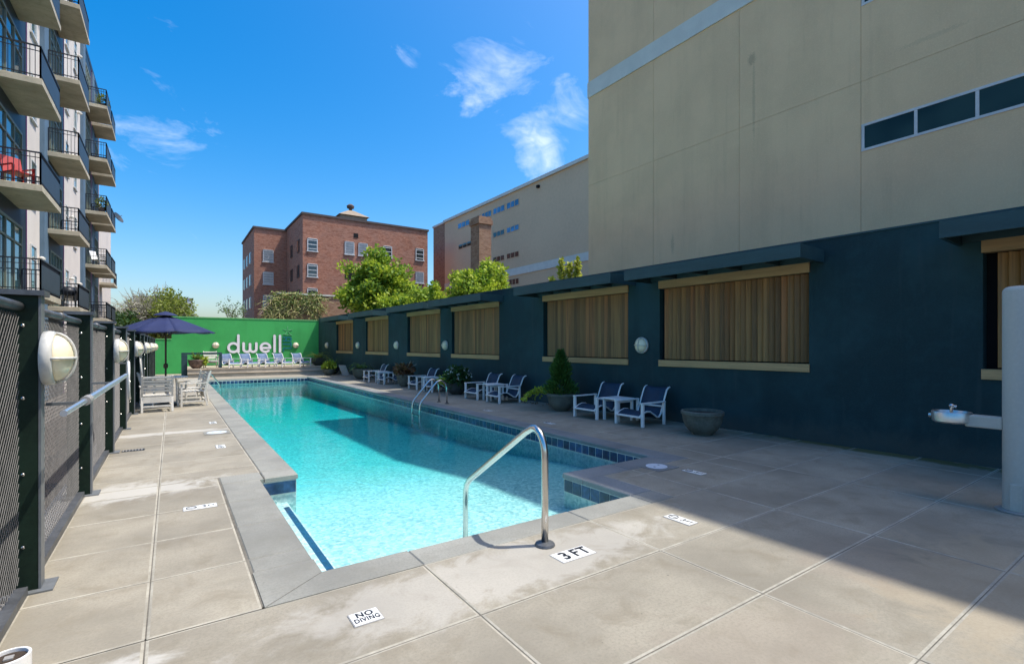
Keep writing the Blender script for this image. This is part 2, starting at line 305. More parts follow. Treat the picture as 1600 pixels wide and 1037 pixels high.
M['bluegrey'] = pm('blue_grey_pilaster', (0.10, 0.165, 0.23), 0.7, 0.1)
M['plum'] = pm('plum_trim', (0.10, 0.02, 0.11), 0.6, 0.1)
M['balcony'] = concrete('balcony_concrete', (0.50, 0.44, 0.32), objvar=0.05, stains=0.6)
M['blackmetal'] = pm('black_railing_metal', (0.018, 0.022, 0.030), 0.45, 0.2)
M['railpanel'] = pm('slate_railing_panel', (0.032, 0.046, 0.058), 0.5, 0.12)
M['winframe'] = pm('olive_window_frame', (0.20, 0.22, 0.17), 0.5, 0.1)
M['red'] = pm('red_plastic', (0.42, 0.035, 0.03), 0.45, 0.1)
M['asphalt'] = concrete('street_paving', (0.15, 0.13, 0.11), objvar=0, stains=0.3)
M['terr'] = concrete('terrace_stone', (0.46, 0.39, 0.30), objvar=0.12, stains=0.45)
M['bark'] = pm('bark', (0.10, 0.075, 0.052), 0.9, 0.3, 6, 40, 0.5, 30)
M['twig'] = pm('bare_twig', (0.33, 0.32, 0.26), 0.9, 0.3, 2, 20, 0.2)
M['straw'] = pm('dry_vine', (0.54, 0.50, 0.22), 0.9, 0.35, 3, 14, 0.1)
M['leaf'] = foliage('tree_leaves', (0.055, 0.16, 0.016), (0.22, 0.36, 0.035), (0.34, 0.46, 0.045))
M['leafyoung'] = foliage('young_leaves', (0.32, 0.44, 0.03), (0.52, 0.58, 0.05), transl=0.45)
M['leaflime'] = foliage('lime_leaves', (0.13, 0.28, 0.02), (0.34, 0.47, 0.05), (0.48, 0.56, 0.07), 0.42)
M['leafdark'] = foliage('dark_leaves', (0.010, 0.045, 0.012), (0.035, 0.095, 0.022), transl=0.2)
M['leafcon'] = foliage('conifer_leaves', (0.018, 0.080, 0.016), (0.085, 0.19, 0.035), transl=0.2)
M['leafpale'] = foliage('pale_leaves', (0.09, 0.17, 0.04), (0.24, 0.32, 0.10), transl=0.3)
M['leafyellow'] = foliage('yellow_green_leaves', (0.24, 0.34, 0.02), (0.46, 0.52, 0.06), transl=0.35)
M['leafolive'] = foliage('olive_leaves', (0.13, 0.18, 0.03), (0.28, 0.32, 0.06), transl=0.3)
M['leafgrey'] = foliage('grey_leaves', (0.24, 0.22, 0.17), (0.40, 0.36, 0.29), transl=0.2)
M['leafbrown'] = foliage('dead_leaves', (0.075, 0.034, 0.018), (0.20, 0.095, 0.05), transl=0.2)
M['leafsprig'] = foliage('sprig_leaves', (0.42, 0.46, 0.06), (0.62, 0.62, 0.12), transl=0.4)
M['petal'] = foliage('white_petals', (0.60, 0.62, 0.58), (0.80, 0.80, 0.74), transl=0.3)
M['markwhite'] = pm('marker_tile_white', (0.80, 0.79, 0.74), 0.3, 0.05, 12, 50, 0.05)
M['markblack'] = pm('marker_print_black', (0.012, 0.012, 0.012), 0.4, 0.1)
M['grey'] = pm('grey_plastic', (0.30, 0.29, 0.27), 0.5, 0.15)
M['lid'] = pm('skimmer_lid', (0.62, 0.66, 0.70), 0.4, 0.08)
M['letter'] = pm('sign_letter_white', (0.82, 0.80, 0.82), 0.4, 0.03)
M['lettermauve'] = pm('letter_return', (0.25, 0.14, 0.24), 0.5)
M['teal'] = pm('sign_teal', (0.014, 0.17, 0.19), 0.4, 0.1)
M['starline'] = pm('star_line', (0.24, 0.56, 0.32), 0.5, 0.05)

# ------------------------------------------------------------------ mesh helpers
class MB:
    def __init__(s): s.v = []; s.f = []
    def add(s, vs, fs):
        n = len(s.v); s.v += [tuple(p) for p in vs]; s.f += [tuple(i + n for i in f) for f in fs]
    def box(s, x0, x1, y0, y1, z0, z1):
        s.add([(x0,y0,z0),(x1,y0,z0),(x1,y1,z0),(x0,y1,z0),(x0,y0,z1),(x1,y0,z1),(x1,y1,z1),(x0,y1,z1)],
              [(0,3,2,1),(4,5,6,7),(0,1,5,4),(1,2,6,5),(2,3,7,6),(3,0,4,7)]); return s
    def slab(s, x0, x1, y0, y1, z0, z1, c=0.006):      # box with a chamfered top edge
        s.add([(x0,y0,z0),(x1,y0,z0),(x1,y1,z0),(x0,y1,z0),(x0,y0,z1-c),(x1,y0,z1-c),(x1,y1,z1-c),(x0,y1,z1-c),
               (x0+c,y0+c,z1),(x1-c,y0+c,z1),(x1-c,y1-c,z1),(x0+c,y1-c,z1)],
              [(0,1,5,4),(1,2,6,5),(2,3,7,6),(3,0,4,7),(4,5,9,8),(5,6,10,9),(6,7,11,10),(7,4,8,11),(8,9,10,11),(0,3,2,1)]); return s
    def obox(s, c, ax, ay, az):                        # oriented box: centre and three half-axis vectors
        c, ax, ay, az = map(Vector, (c, ax, ay, az)); P = []
        for k in (-1, 1):
            for (i, j) in ((-1,-1),(1,-1),(1,1),(-1,1)): P.append(c + ax*i + ay*j + az*k)
        s.add(P, [(0,3,2,1),(4,5,6,7),(0,1,5,4),(1,2,6,5),(2,3,7,6),(3,0,4,7)]); return s
    def bar(s, a, b, w, h=None):
        a, b = Vector(a), Vector(b); d = (b - a); L = d.length; d.normalize(); h = h or w
        up = Vector((0,0,1)) if abs(d.z) < 0.95 else Vector((1,0,0)); x = d.cross(up).normalized(); y = x.cross(d)
        return s.obox((a+b)/2, d*(L/2), x*(w/2), y*(h/2))
    def tube(s, path, r, n=8, cap=True):
        path = [Vector(p) for p in path]; rs = r if isinstance(r, (list, tuple)) else [r]*len(path); rings = []; prev = None
        for i, p in enumerate(path):
            t = (path[min(i+1, len(path)-1)] - path[max(i-1, 0)]).normalized()
            if prev is None: x = t.orthogonal().normalized()
            else:
                x = prev - t * prev.dot(t)
                x = x.normalized() if x.length > 1e-6 else t.orthogonal().normalized()
            prev = x; y = t.cross(x)
            rings.append([p + (x*math.cos(2*math.pi*k/n) + y*math.sin(2*math.pi*k/n))*rs[i] for k in range(n)])
        base = len(s.v); s.v += [tuple(q) for rg in rings for q in rg]
        for i in range(len(path)-1):
            for k in range(n):
                k2 = (k+1) % n; s.f.append((base+i*n+k, base+i*n+k2, base+(i+1)*n+k2, base+(i+1)*n+k))
        if cap:
            s.f.append(tuple(base+k for k in reversed(range(n)))); s.f.append(tuple(base+(len(path)-1)*n+k for k in range(n)))
        return s
    def lathe(s, prof, n=20, c=(0,0,0), axis=None):    # profile of (radius, height)
        rot = Matrix.Identity(3) if axis is None else Vector((0,0,1)).rotation_difference(Vector(axis)).to_matrix()
        base = len(s.v); c = Vector(c)
        for (r, z) in prof:
            for k in range(n):
                a = 2*math.pi*k/n; s.v.append(tuple(c + rot @ Vector((r*math.cos(a), r*math.sin(a), z))))
        for i in range(len(prof)-1):
            for k in range(n):
                k2 = (k+1) % n; s.f.append((base+i*n+k, base+i*n+k2, base+(i+1)*n+k2, base+(i+1)*n+k))
        s.f.append(tuple(base+k for k in reversed(range(n)))); s.f.append(tuple(base+(len(prof)-1)*n+k for k in range(n)))
        return s
    def leaf(s, p, d, u, ln, w):                       # diamond leaf
        p = Vector(p); s.add([p, p + d*ln*0.45 + u*w, p + d*ln, p + d*ln*0.45 - u*w], [(0,1,2,3)])
    def mesh(s, name, mat, smooth=False):
        me = bpy.data.meshes.new(name); me.from_pydata(s.v, [], s.f); me.update()
        if mat: me.materials.append(M[mat])
        if smooth: me.shade_smooth() if hasattr(me, 'shade_smooth') else [setattr(p, 'use_smooth', True) for p in me.polygons]
        return me
    def build(s, name, mat, parent=None, smooth=False, world=False, bevel=0, split=True):
        me = s.mesh(name, mat, smooth); o = bpy.data.objects.new(name, me); COL.objects.link(o)
        if parent is not None:
            o.parent = parent
            if world: o.location = -Vector(parent.location)
        if bevel:
            b = o.modifiers.new('bevel', 'BEVEL'); b.width = bevel; b.segments = 2; b.limit_method = 'ANGLE'; b.angle_limit = R(40)
        if smooth and split:
            e = o.modifiers.new('edges', 'EDGE_SPLIT'); e.split_angle = R(42)
        return o
def tag(o, label, cat, group=None):
    o['label'] = label; o['category'] = cat
    if group: o['group'] = group
    return o
def thing(name, label, cat, loc=(0,0,0), rz=0, group=None):
    o = bpy.data.objects.new(name, None); COL.objects.link(o); o.location = loc; o.rotation_euler = (0,0,rz); o.empty_display_size = 0.1
    return tag(o, label, cat, group)
def struct(o): o['kind'] = 'structure'; return o
def child(name, me, parent, loc=(0,0,0), rot=(0,0,0)):
    o = bpy.data.objects.new(name, me); COL.objects.link(o); o.parent = parent; o.location = loc; o.rotation_euler = rot; return o
def copy_tree(src, parent=None):
    c = src.copy(); COL.objects.link(c); c.parent = parent
    for ch in src.children: copy_tree(ch, c)
    return c
def dup(src, loc, rz, label):
    c = copy_tree(src); c.location = loc; c.rotation_euler = (0,0,rz); c['label'] = label; return c
def text_mesh(txt, size, depth, mat, align='CENTER', spacing=1.0, bold=0.0):
    cu = bpy.data.curves.new('txt', 'FONT'); cu.body = txt; cu.size = size; cu.extrude = depth; cu.align_x = align; cu.align_y = 'CENTER'; cu.space_line = 0.8; cu.space_character = spacing; cu.offset = bold
    o = bpy.data.objects.new('txt', cu); COL.objects.link(o); bpy.context.view_layer.update()
    me = bpy.data.meshes.new_from_object(o.evaluated_get(bpy.context.evaluated_depsgraph_get())); bpy.data.objects.remove(o); bpy.data.curves.remove(cu)
    me.materials.clear(); me.materials.append(M[mat]); return me
rng = random.Random(7)
def rvec(r=rng):
    while True:
        v = Vector((r.uniform(-1,1), r.uniform(-1,1), r.uniform(-1,1)))
        if 0.05 < v.length < 1: return v
def put_leaf(mb, p, out, ln, w, r=rng):
    d = (rvec(r).normalized() + out * 0.7 + Vector((0,0,0.15))).normalized(); u = d.cross(rvec(r)).normalized()
    mb.leaf(p, d, u, ln * r.uniform(0.7, 1.25), w * r.uniform(0.7, 1.2))

# ------------------------------------------------------------------ ground
GZ = -0.95
struct(MB().box(-900, 900, -600, 1600, GZ - 0.5, GZ).build('ground', 'asphalt'))

# ------------------------------------------------------------------ pool deck (slabs are parts)
deck = bpy.data.objects.new('pool_deck', None); COL.objects.link(deck); struct(deck)
YG = [3.14 + 0.762 * k for k in range(-6, 40)]
XG = [-0.11, 1.42, 2.95, 4.57, 6.12, 7.68]
regions = [(-0.72, 8.75, -1.4, 3.14), (-0.72, 0.43, 3.14, 6.52), (-0.72, 0.86, 6.52, 31.5), (4.10, 5.68, 3.14, 4.12), (5.68, 8.75, 3.14, 31.5), (0.86, 5.68, 25.36, 27.4)]
slabcache = {}
def deck_slab(hx, hy):
    m_ = MB(); e = 0.013; t = 0.0022
    m_.add([(-hx,-hy,-.05),(hx,-hy,-.05),(hx,hy,-.05),(-hx,hy,-.05),(-hx,-hy,-t),(hx,-hy,-t),(hx,hy,-t),(-hx,hy,-t),(-hx+e,-hy+e,0),(hx-e,-hy+e,0),(hx-e,hy-e,0),(-hx+e,hy-e,0)],
           [(0,1,5,4),(1,2,6,5),(2,3,7,6),(3,0,4,7),(4,5,9,8),(5,6,10,9),(6,7,11,10),(7,4,8,11),(8,9,10,11)])
    me = m_.mesh('deck_slab', 'deck'); me.materials.append(M['slabrim'])
    for i in (4,5,6,7): me.polygons[i].material_index = 1
    return me
for (x0, x1, y0, y1) in regions:
    xs = [x0] + [x for x in XG if x0 + 0.2 < x < x1 - 0.2] + [x1]; ys = [y0] + [y for y in YG if y0 + 0.12 < y < y1 - 0.12] + [y1]
    for i in range(len(xs)-1):
        for j in range(len(ys)-1):
            a, b, c, d = xs[i], xs[i+1], ys[j], ys[j+1]; g = 0.0035
            key = (round(b-a, 3), round(d-c, 3))
            if key not in slabcache: slabcache[key] = deck_slab((b-a)/2-g, (d-c)/2-g)
            child('deck_slab', slabcache[key], deck, ((a+b)/2, (c+d)/2, rng.uniform(-0.0012, 0.0012)))
mb = MB()
for (x0, x1, y0, y1) in regions: mb.box(x0, x1 + (0.02 if x1 < 1 else 0), y0, y1 + (0.02 if y1 == 3.14 else 0), -0.9, -0.0035)
mb.build('joint_bed', 'jointdark', deck)
MB().box(-0.96, -0.72, -1.4, 31.5, GZ, -0.02).build('deck_edge', 'slabside', deck)

# ------------------------------------------------------------------ swimming pool
pool = bpy.data.objects.new('swimming_pool', None); COL.objects.link(pool); struct(pool)
FZ, DZ, WZ, NZ = -0.68, -0.88, -0.215, -0.37
mb = MB()
poly = [(0.80,3.40),(3.80,3.40),(3.80,4.45),(5.35,4.45),(5.35,25.0),(1.20,25.0),(1.20,6.20),(0.80,6.20)]
for i in range(len(poly)):
    (xa, ya), (xb, yb) = poly[i], poly[(i+1) % len(poly)]
    mb.add([(xa,ya,-0.045),(xb,yb,-0.045),(xb,yb,-0.9),(xa,ya,-0.9)], [(0,1,2,3)])
for (x0,x1,y0,y1,za,zb) in [(0.8,3.8,3.4,4.45,NZ,NZ-0.03),(0.8,5.35,4.45,6.2,NZ-0.03,NZ-0.08),(1.2,5.35,6.2,9,NZ-0.08,FZ),(1.2,5.35,9,25,FZ,DZ)]:
    mb.add([(x0,y0,za),(x1,y0,za),(x1,y1,zb),(x0,y1,zb)], [(0,1,2,3)])
mb.build('basin', 'plaster', pool)
mb = MB().box(0.80, 1.10, 3.40, 6.20, -0.62, -0.31); mb.build('entry_bench', 'plaster', pool)
MB().box(1.03, 1.085, 3.42, 6.0, -0.32, -0.306).build('bench_stripe', 'stepstripe', pool)
cop = {}
def coping(x0, x1, y0, y1, mat='coping'):
    key = (round(x1-x0,3), round(y1-y0,3), mat)
    if key not in cop: cop[key] = MB().slab(-(x1-x0)/2+.004, (x1-x0)/2-.004, -(y1-y0)/2+.004, (y1-y0)/2-.004, -0.055, 0.0, 0.009).mesh('coping_stone', mat)
    child('coping_stone', cop[key], pool, ((x0+x1)/2, (y0+y1)/2, 0.003 + rng.uniform(-.001,.001)))
ys = [3.66] + [y for y in YG if 3.8 < y < 6.1] + [6.18]
for a, b in zip(ys, ys[1:]): coping(0.44, 0.82, a, b)
for a, b in ((0.0, 0), ): pass
mb = MB(); mb.add([(0.44,3.14,0.003),(0.82,3.42,0.003),(0.82,3.658,0.003),(0.44,3.658,0.003),(0.44,3.14,-0.05),(0.82,3.42,-0.05),(0.82,3.658,-0.05),(0.44,3.658,-0.05)], [(0,1,2,3),(0,4,5,1),(1,5,6,2),(3,7,4,0)]); mb.build('coping_stone', 'coping', pool)
mb = MB(); mb.add([(0.446,3.136,0.003),(1.416,3.136,0.003),(1.416,3.42,0.003),(0.828,3.42,0.003),(0.446,3.136,-0.05),(1.416,3.136,-0.05),(1.416,3.42,-0.05),(0.828,3.42,-0.05)], [(0,1,2,3),(2,6,7,3),(0,4,5,1)]); mb.build('coping_stone', 'coping', pool)
for a, b in ((1.42, 2.95), (2.95, 3.78), (3.78, 4.10)): coping(a, b, 3.136, 3.42)
coping(0.86, 1.22, 6.18, 6.54); coping(0.44, 0.86, 6.18, 6.54)
ys = [6.54] + [6.54 + 1.524*k for k in range(1, 13)] + [25.0]
for a, b in zip(ys, ys[1:]): coping(0.86, 1.22, a, b)
for a, b in zip(ys, ys[1:]): coping(5.33, 5.68, a, b, 'coping_blue')
coping(5.33, 5.68, 5.1, 6.54, 'coping_blue'); coping(5.33, 5.68, 4.12, 5.1, 'coping_blue')
coping(3.78, 4.56, 4.12, 4.47, 'coping_blue'); coping(4.56, 5.33, 4.12, 4.47, 'coping_blue'); coping(3.78, 4.10, 3.42, 4.12, 'coping_blue')
xs = [0.86, 2.0, 3.2, 4.4, 5.68]
for a, b in zip(xs, xs[1:]): coping(a, b, 25.0, 25.36)
# waterline tiles: right wall, far wall, notch and bay returns
tm = MB().box(-0.0665, 0.0665, -0.006, 0.006, -0.0665, 0.0665).mesh('waterline_tile', 'tile')
tz = -0.132; P = 0.151
def tiles(xa, ya, xb, yb, nx, ny):
    L = math.hypot(xb-xa, yb-ya); n = max(1, int(round(L / P))); rz = math.atan2(yb-ya, xb-xa)
    for k in range(n):
        t = (k+0.5)/n; child('waterline_tile', tm, pool, (xa+(xb-xa)*t+nx*0.009, ya+(yb-ya)*t+ny*0.009, tz), (0,0,rz))
tiles(5.35, 4.47, 5.35, 24.99, -1, 0); tiles(5.34, 25.0, 1.21, 25.0, 0, -1); tiles(3.80, 3.42, 3.80, 4.44, -1, 0); tiles(0.81, 6.2, 1.19, 6.2, 0, -1)
mb = MB()
mb.box(5.342, 5.36, 4.46, 25.0, -0.215, -0.05); mb.box(1.2, 5.34, 24.992, 25.01, -0.215, -0.05); mb.box(3.792, 3.81, 3.41, 4.45, -0.215, -0.05); mb.box(0.8, 1.2, 6.192, 6.21, -0.215, -0.05)
mb.build('tile_grout', 'tilegrout', pool)
# water body
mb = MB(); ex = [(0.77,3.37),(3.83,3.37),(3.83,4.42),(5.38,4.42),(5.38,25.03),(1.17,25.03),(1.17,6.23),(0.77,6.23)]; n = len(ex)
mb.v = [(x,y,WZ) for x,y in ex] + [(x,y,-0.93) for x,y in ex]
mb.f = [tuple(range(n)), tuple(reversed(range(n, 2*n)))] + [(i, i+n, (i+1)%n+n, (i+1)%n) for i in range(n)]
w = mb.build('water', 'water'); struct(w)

# ------------------------------------------------------------------ navy wall with louvred openings
WP = (8.362, 0, 0); WR = math.atan(0.031)
wall = thing('boundary_wall', 'long dark navy stucco wall with seven louvred openings beside the pool', 'wall', WP, WR)
WINS = [(-1.2, 1.77), (3.78, 6.60), (7.42, 10.27), (12.30, 15.14), (15.97, 18.74), (20.70, 23.42), (25.30, 28.0)]
ZS, ZH, ZT = 1.09, 2.81, 3.12; T = 0.26; S0, S1 = -5.0, 31.6
mb = MB().box(0, T, S0, S1, GZ, ZS).box(0, T, S0, S1, ZH, ZT)
e = [S0] + [v for w_ in WINS for v in w_] + [S1]
for i in range(0, len(e), 2): mb.box(0, T, e[i], e[i+1], ZS, ZH)
mb.build('wall', 'navy', wall)
MB().box(-0.012, T + 0.01, S0, S1, ZT, ZT + 0.025).build('wall_cap', 'canopy', wall)
fin = MB().obox((0,0,0), (0.0, 0.058, 0), (0.007, 0, 0), (0, 0, (ZH-ZS)/2 - 0.155)).mesh('louvre_slat', 'slat')
for (a, b) in WINS:
    MB().box(-0.028, 0.10, a-0.012, b+0.012, ZH-0.165, ZH+0.006).build('header_beam', 'timber', wall, bevel=0.004)
    MB().box(-0.028, 0.10, a-0.012, b+0.012, ZS-0.012, ZS+0.115).build('sill_beam', 'timber', wall, bevel=0.004)
    MB().box(0.205, 0.235, a, b, ZS, ZH).build('shade_backing', 'dark', wall)  # dark sheet added behind the slats in place of shade
    n = int((b-a-0.10)/0.1)
    for k in range(n):
        y = a + 0.05 + 0.1*(k+0.5) + rng.uniform(-.005,.005)
        child('louvre_slat', fin, wall, (0.095 + rng.uniform(-.004,.004), y, (ZS+ZH)/2 - 0.02), (0, 0, R(36) + rng.uniform(-.09,.09)))
def canopy(a, b, label):
    t = thing('timber_canopy', label, 'canopy', Vector(WP) + Matrix.Rotation(WR, 3, 'Z') @ Vector((0, (a+b)/2, 0)), WR, 'shallow canopies over the louvred openings')
    h = (b-a)/2; D = 0.80; z0, z1 = 2.765, 2.965
    MB().box(-D, -D+0.045, -h, h, z0, z1).build('fascia_board', 'canopy', t, bevel=0.004)
    for s in (-1, 1): MB().box(-D+0.047, -0.002, s*h-0.022-0.022*s, s*h+0.022-0.022*s, z0+0.002, z1-0.002).build('end_board', 'canopy', t)
    MB().box(-D+0.05, -0.003, -h+0.05, h-0.05, z1-0.05, z1-0.02).build('deck_board', 'canopy', t)
    nj = 4
    for k in range(1, nj+1):
        y = -h + 2*h*k/(nj+1); MB().box(-D+0.047, -0.003, y-0.02, y+0.02, z0+0.03, z1-0.052).build('joist', 'canopy', t)
    MB().box(-0.05, -0.004, -h+0.05, h-0.05, z0+0.03, z1-0.053).build('ledger', 'canopy', t)
CL = ['navy timber canopy nearest the drinking fountain, cut by the right edge', 'navy timber canopy over the largest louvred opening, beside the bare wall stretch', 'navy timber canopy over the opening above the conical evergreen',
      'navy timber canopy ending below the low treetop by the tall beige block', 'navy timber canopy over the fourth louvred opening from the far end', 'navy timber canopy over the second louvred opening from the green wall', 'navy timber canopy farthest away, next to the green wall']
for (a, b), l in zip(WINS, CL): canopy(a - 0.22, b + 0.24, l)

# ------------------------------------------------------------------ bulkhead lamps
def lamp_meshes():
    q = {}
    q['housing'] = MB().lathe([(0.150,0),(0.165,0.004),(0.170,0.03),(0.168,0.05),(0.155,0.062),(0.146,0.062),(0.146,0.05)], 32).mesh('housing', 'lampbody', True)
    prof = [(0.147, 0.05)] + [(0.146*math.cos(a), 0.05 + 0.095*math.sin(a)) for a in [R(d) for d in (15,30,45,60,75,86)]]
    q['lens'] = MB().lathe(prof, 32).mesh('lens', 'lens', True)
    mb = MB()
    for k in range(2):
        a0 = k*math.pi/2; path = []
        for i in range(13):
            a = math.pi*i/12; r = 0.156*math.cos(a); path.append((r*math.cos(a0), r*math.sin(a0), 0.055 + 0.100*math.sin(a)))
        mb.tube(path, 0.0085, 6)
    q['guard'] = mb.mesh('guard', 'lampbody', True); return q
LM = lamp_meshes()
def lamp(loc, axis, label, group, roll=0):
    t = thing('bulkhead_lamp', label, 'lamp', loc, 0, group)
    qt = Vector((0,0,1)).rotation_difference(Vector(axis)); e = (qt @ Quaternion((0,0,1), roll)).to_euler()
    for n_, me in LM.items(): child(n_, me, t, (0,0,0), e)
    return t
for s, l in zip((7.03, 15.55, 19.75, 24.45, 29.7), ('round caged wall lamp on the navy wall between the two nearest wide openings', 'round lamp on the navy wall above the white-flowered bush',
        'round lamp on the navy wall between third and second opening from the green wall', 'round lamp on the navy wall between the two farthest openings', 'round lamp on the navy wall closest to the green wall')):
    p = Vector(WP) + Matrix.Rotation(WR, 3, 'Z') @ Vector((-0.001, s, 1.50)); lamp(p, (-math.cos(WR), -math.sin(WR), 0), l, 'lamps along the navy wall')

# ------------------------------------------------------------------ green wall, sign and terrace
GY = 31.58
gw = thing('green_wall', 'bright green painted wall with a step in its top behind the pool', 'wall', (3.5, GY, 0))
MB().box(0.0, 7.9, GY, GY+0.3, GZ, 2.97).box(-1.4, 0.0, GY, GY+0.3, GZ, 1.80).build('wall', 'green', gw, world=True)
MB().box(0.0, 7.9, GY-0.02, GY+0.32, 2.97, 3.03).build('wall_cap', 'greencap', gw, world=True)
MB().box(-1.4, -0.002, GY-0.02, GY+0.32, 1.80, 1.85).build('wall_cap', 'greencap', gw, world=True)
def stroke_mesh(paths, w, d, mat):                 # rounded monoline lettering, x right, z up, front at y=-d
    mb = MB()
    d0 = d
    for pi_, path in enumerate(paths):
        d = d0 + pi_ * 0.0025
        pts = [Vector((p[0], 0, p[1])) for p in path]; closed = (pts[0]-pts[-1]).length < 1e-5
        L, Rr = [], []
        for i, p in enumerate(pts):
            if closed: t = (pts[(i+1) % (len(pts)-1)] - pts[(i-1) % (len(pts)-1)])
            else: t = pts[min(i+1, len(pts)-1)] - pts[max(i-1, 0)]
            t.normalize(); nrm = Vector((-t.z, 0, t.x)); L.append(p + nrm*w/2); Rr.append(p - nrm*w/2)
        if closed: ring = None
        if closed:
            for i in range(len(pts)-1):
                q = [L[i], L[i+1], Rr[i+1], Rr[i]]; f = [v + Vector((0,-d,0)) for v in q]
                mb.add(f + q, [(0,1,2,3),(0,4,5,1),(2,6,7,3)])
        else:
            t0 = (pts[0]-pts[1]).normalized(); t1 = (pts[-1]-pts[-2]).normalized(); out = list(L)
            def cap(c, t):
                n0 = Vector((-t.z,0,t.x)); return [c + (n0*math.cos(a) + t*math.sin(a))*w/2 for a in [math.pi*k/8 for k in range(1,8)]]
            out += cap(pts[-1], t1) + list(reversed(Rr)) + cap(pts[0], t0)
            # front as quads along the stroke plus two fans
            for i in range(len(pts)-1): mb.add([v + Vector((0,-d,0)) for v in (L[i],L[i+1],Rr[i+1],Rr[i])], [(0,1,2,3)])
            for c, tt, (a_, b_) in ((pts[-1], t1, (L[-1], Rr[-1])), (pts[0], t0, (Rr[0], L[0]))):
                fan = [a_] + cap(c, tt) + [b_]; mb.add([v + Vector((0,-d,0)) for v in [c] + fan], [(0,i,i+1) for i in range(1, len(fan))])
            m_ = len(out); mb.add([v + Vector((0,-d,0)) for v in out] + out, [(i, i+m_, (i+1)%m_+m_, (i+1)%m_) for i in range(m_)])
    return mb.mesh('letter', mat)
def arc(cx, cz, r, a0, a1, n=20): return [(cx + r*math.cos(R(a0+(a1-a0)*i/n)), cz + r*math.sin(R(a0+(a1-a0)*i/n))) for i in range(n+1)]
sign = thing('wall_sign', 'white dwell lettering with small teal rotated ATL mounted on the green wall', 'sign', (2.54, GY, 1.13))
r_ = 0.24; SW = 0.128
glyph = {'d': [arc(r_, r_, r_, 0, 360, 28), [(2*r_, 0.0), (2*r_, 0.92)]],
         'w': [[(0, 2*r_), (0, 0.16)] + arc(0.16, 0.16, 0.16, 180, 360, 12) + [(0.32, 2*r_-0.04)], [(0.32, 0.16)] + arc(0.48, 0.16, 0.16, 180, 360, 12) + [(0.64, 2*r_)]],
         'e': [[(0.05, r_-0.02), (2*r_-0.02, r_-0.02)], arc(r_, r_, r_, -4, 312, 26)], 'l': [[(0, 0), (0, 0.92)]]}
x = 0.06
for ch, adv in (('d', 0.74), ('w', 0.87), ('e', 0.72), ('l', 0.29), ('l', 0.25)):
    fr = child('letter', stroke_mesh(glyph[ch], SW, 0.04, 'letter'), sign, (x, -0.012, 0.0))
    child('letter_return', stroke_mesh(glyph[ch], SW + 0.012, 0.03, 'lettermauve'), fr, (0, 0.01, 0))
    x += adv
for i, (ch, z) in enumerate((('A', 0.735), ('T', 0.435), ('L', 0.155))):
    g_ = {'A': [[(0.03, 0.10), (0.36, 0.10)] + arc(0.36, 0.0, 0.10, 90, -90, 10) + [(0.03, -0.10)], [(0.18, 0.10), (0.18, -0.10)]],
          'T': [[(0.03, 0), (0.45, 0)], [(0.45, 0.11), (0.45, -0.11)]], 'L': [[(0.48, 0.04), (0.03, 0.04), (0.03, -0.13)]]}[ch]
    child('letter', stroke_mesh(g_, 0.075, 0.03, 'teal'), sign, (x - 0.1, -0.004, z))
star = []
for k in range(5):
    a = R(90 + 72*k); star.append([(0.27 + 0.06*math.cos(a), 1.22 + 0.06*math.sin(a)), (0.27 + 0.26*math.cos(a), 1.22 + 0.26*math.sin(a))])
star.append([(0.03, 1.02), (0.5, 0.98)])
child('star_outline', stroke_mesh(star, 0.018, 0.012, 'starline'), sign, (x - 0.1, -0.004, 0))
for xx, l in ((1.99, 'round lamp on the green wall left of the white lettering'), (6.08, 'round lamp on the green wall right of the teal letters')):
    lamp((xx, GY - 0.001, 1.50), (0, -1, 0), l, 'lamps on the green wall')

terr = bpy.data.objects.new('terrace', None); COL.objects.link(terr); struct(terr)
MB().box(0.62, 8.0, 27.72, GY, -0.02, 0.34).box(0.62, 8.0, 27.4, 27.72, -0.02, 0.15).build('terrace_base', 'grout', terr)
for k in range(9):
    a = 0.60 + k*0.81
    MB().slab(a+.004, a+.806, 27.36, 27.74, 0.155, 0.195, 0.006).build('step_tread', 'terr', terr)
    MB().slab(a+.004, a+.806, 27.69, 28.5, 0.345, 0.385, 0.006).build('paving_slab', 'terr', terr)
    for j, y in enumerate((28.5, 29.27, 30.04, 30.81)): MB().slab(a+.004, a+.806, y+.004, y+.766, 0.345, 0.385, 0.006).build('paving_slab', 'terr', terr)
# navy frame by the terrace steps
nf = thing('navy_frame', 'low navy timber frame by the terrace steps around the agave planter', 'frame', (0.5, 28.3, 0))
MB().box(-0.12, 0.12, -0.1, 0.1, 0, 1.05).build('post', 'canopy', nf); MB().box(-0.12, 1.55, -0.08, 0.08, 1.055, 1.15).build('rail', 'canopy', nf); MB().box(1.43, 1.55, -0.07, 0.07, 0.38, 1.05).build('post', 'canopy', nf)

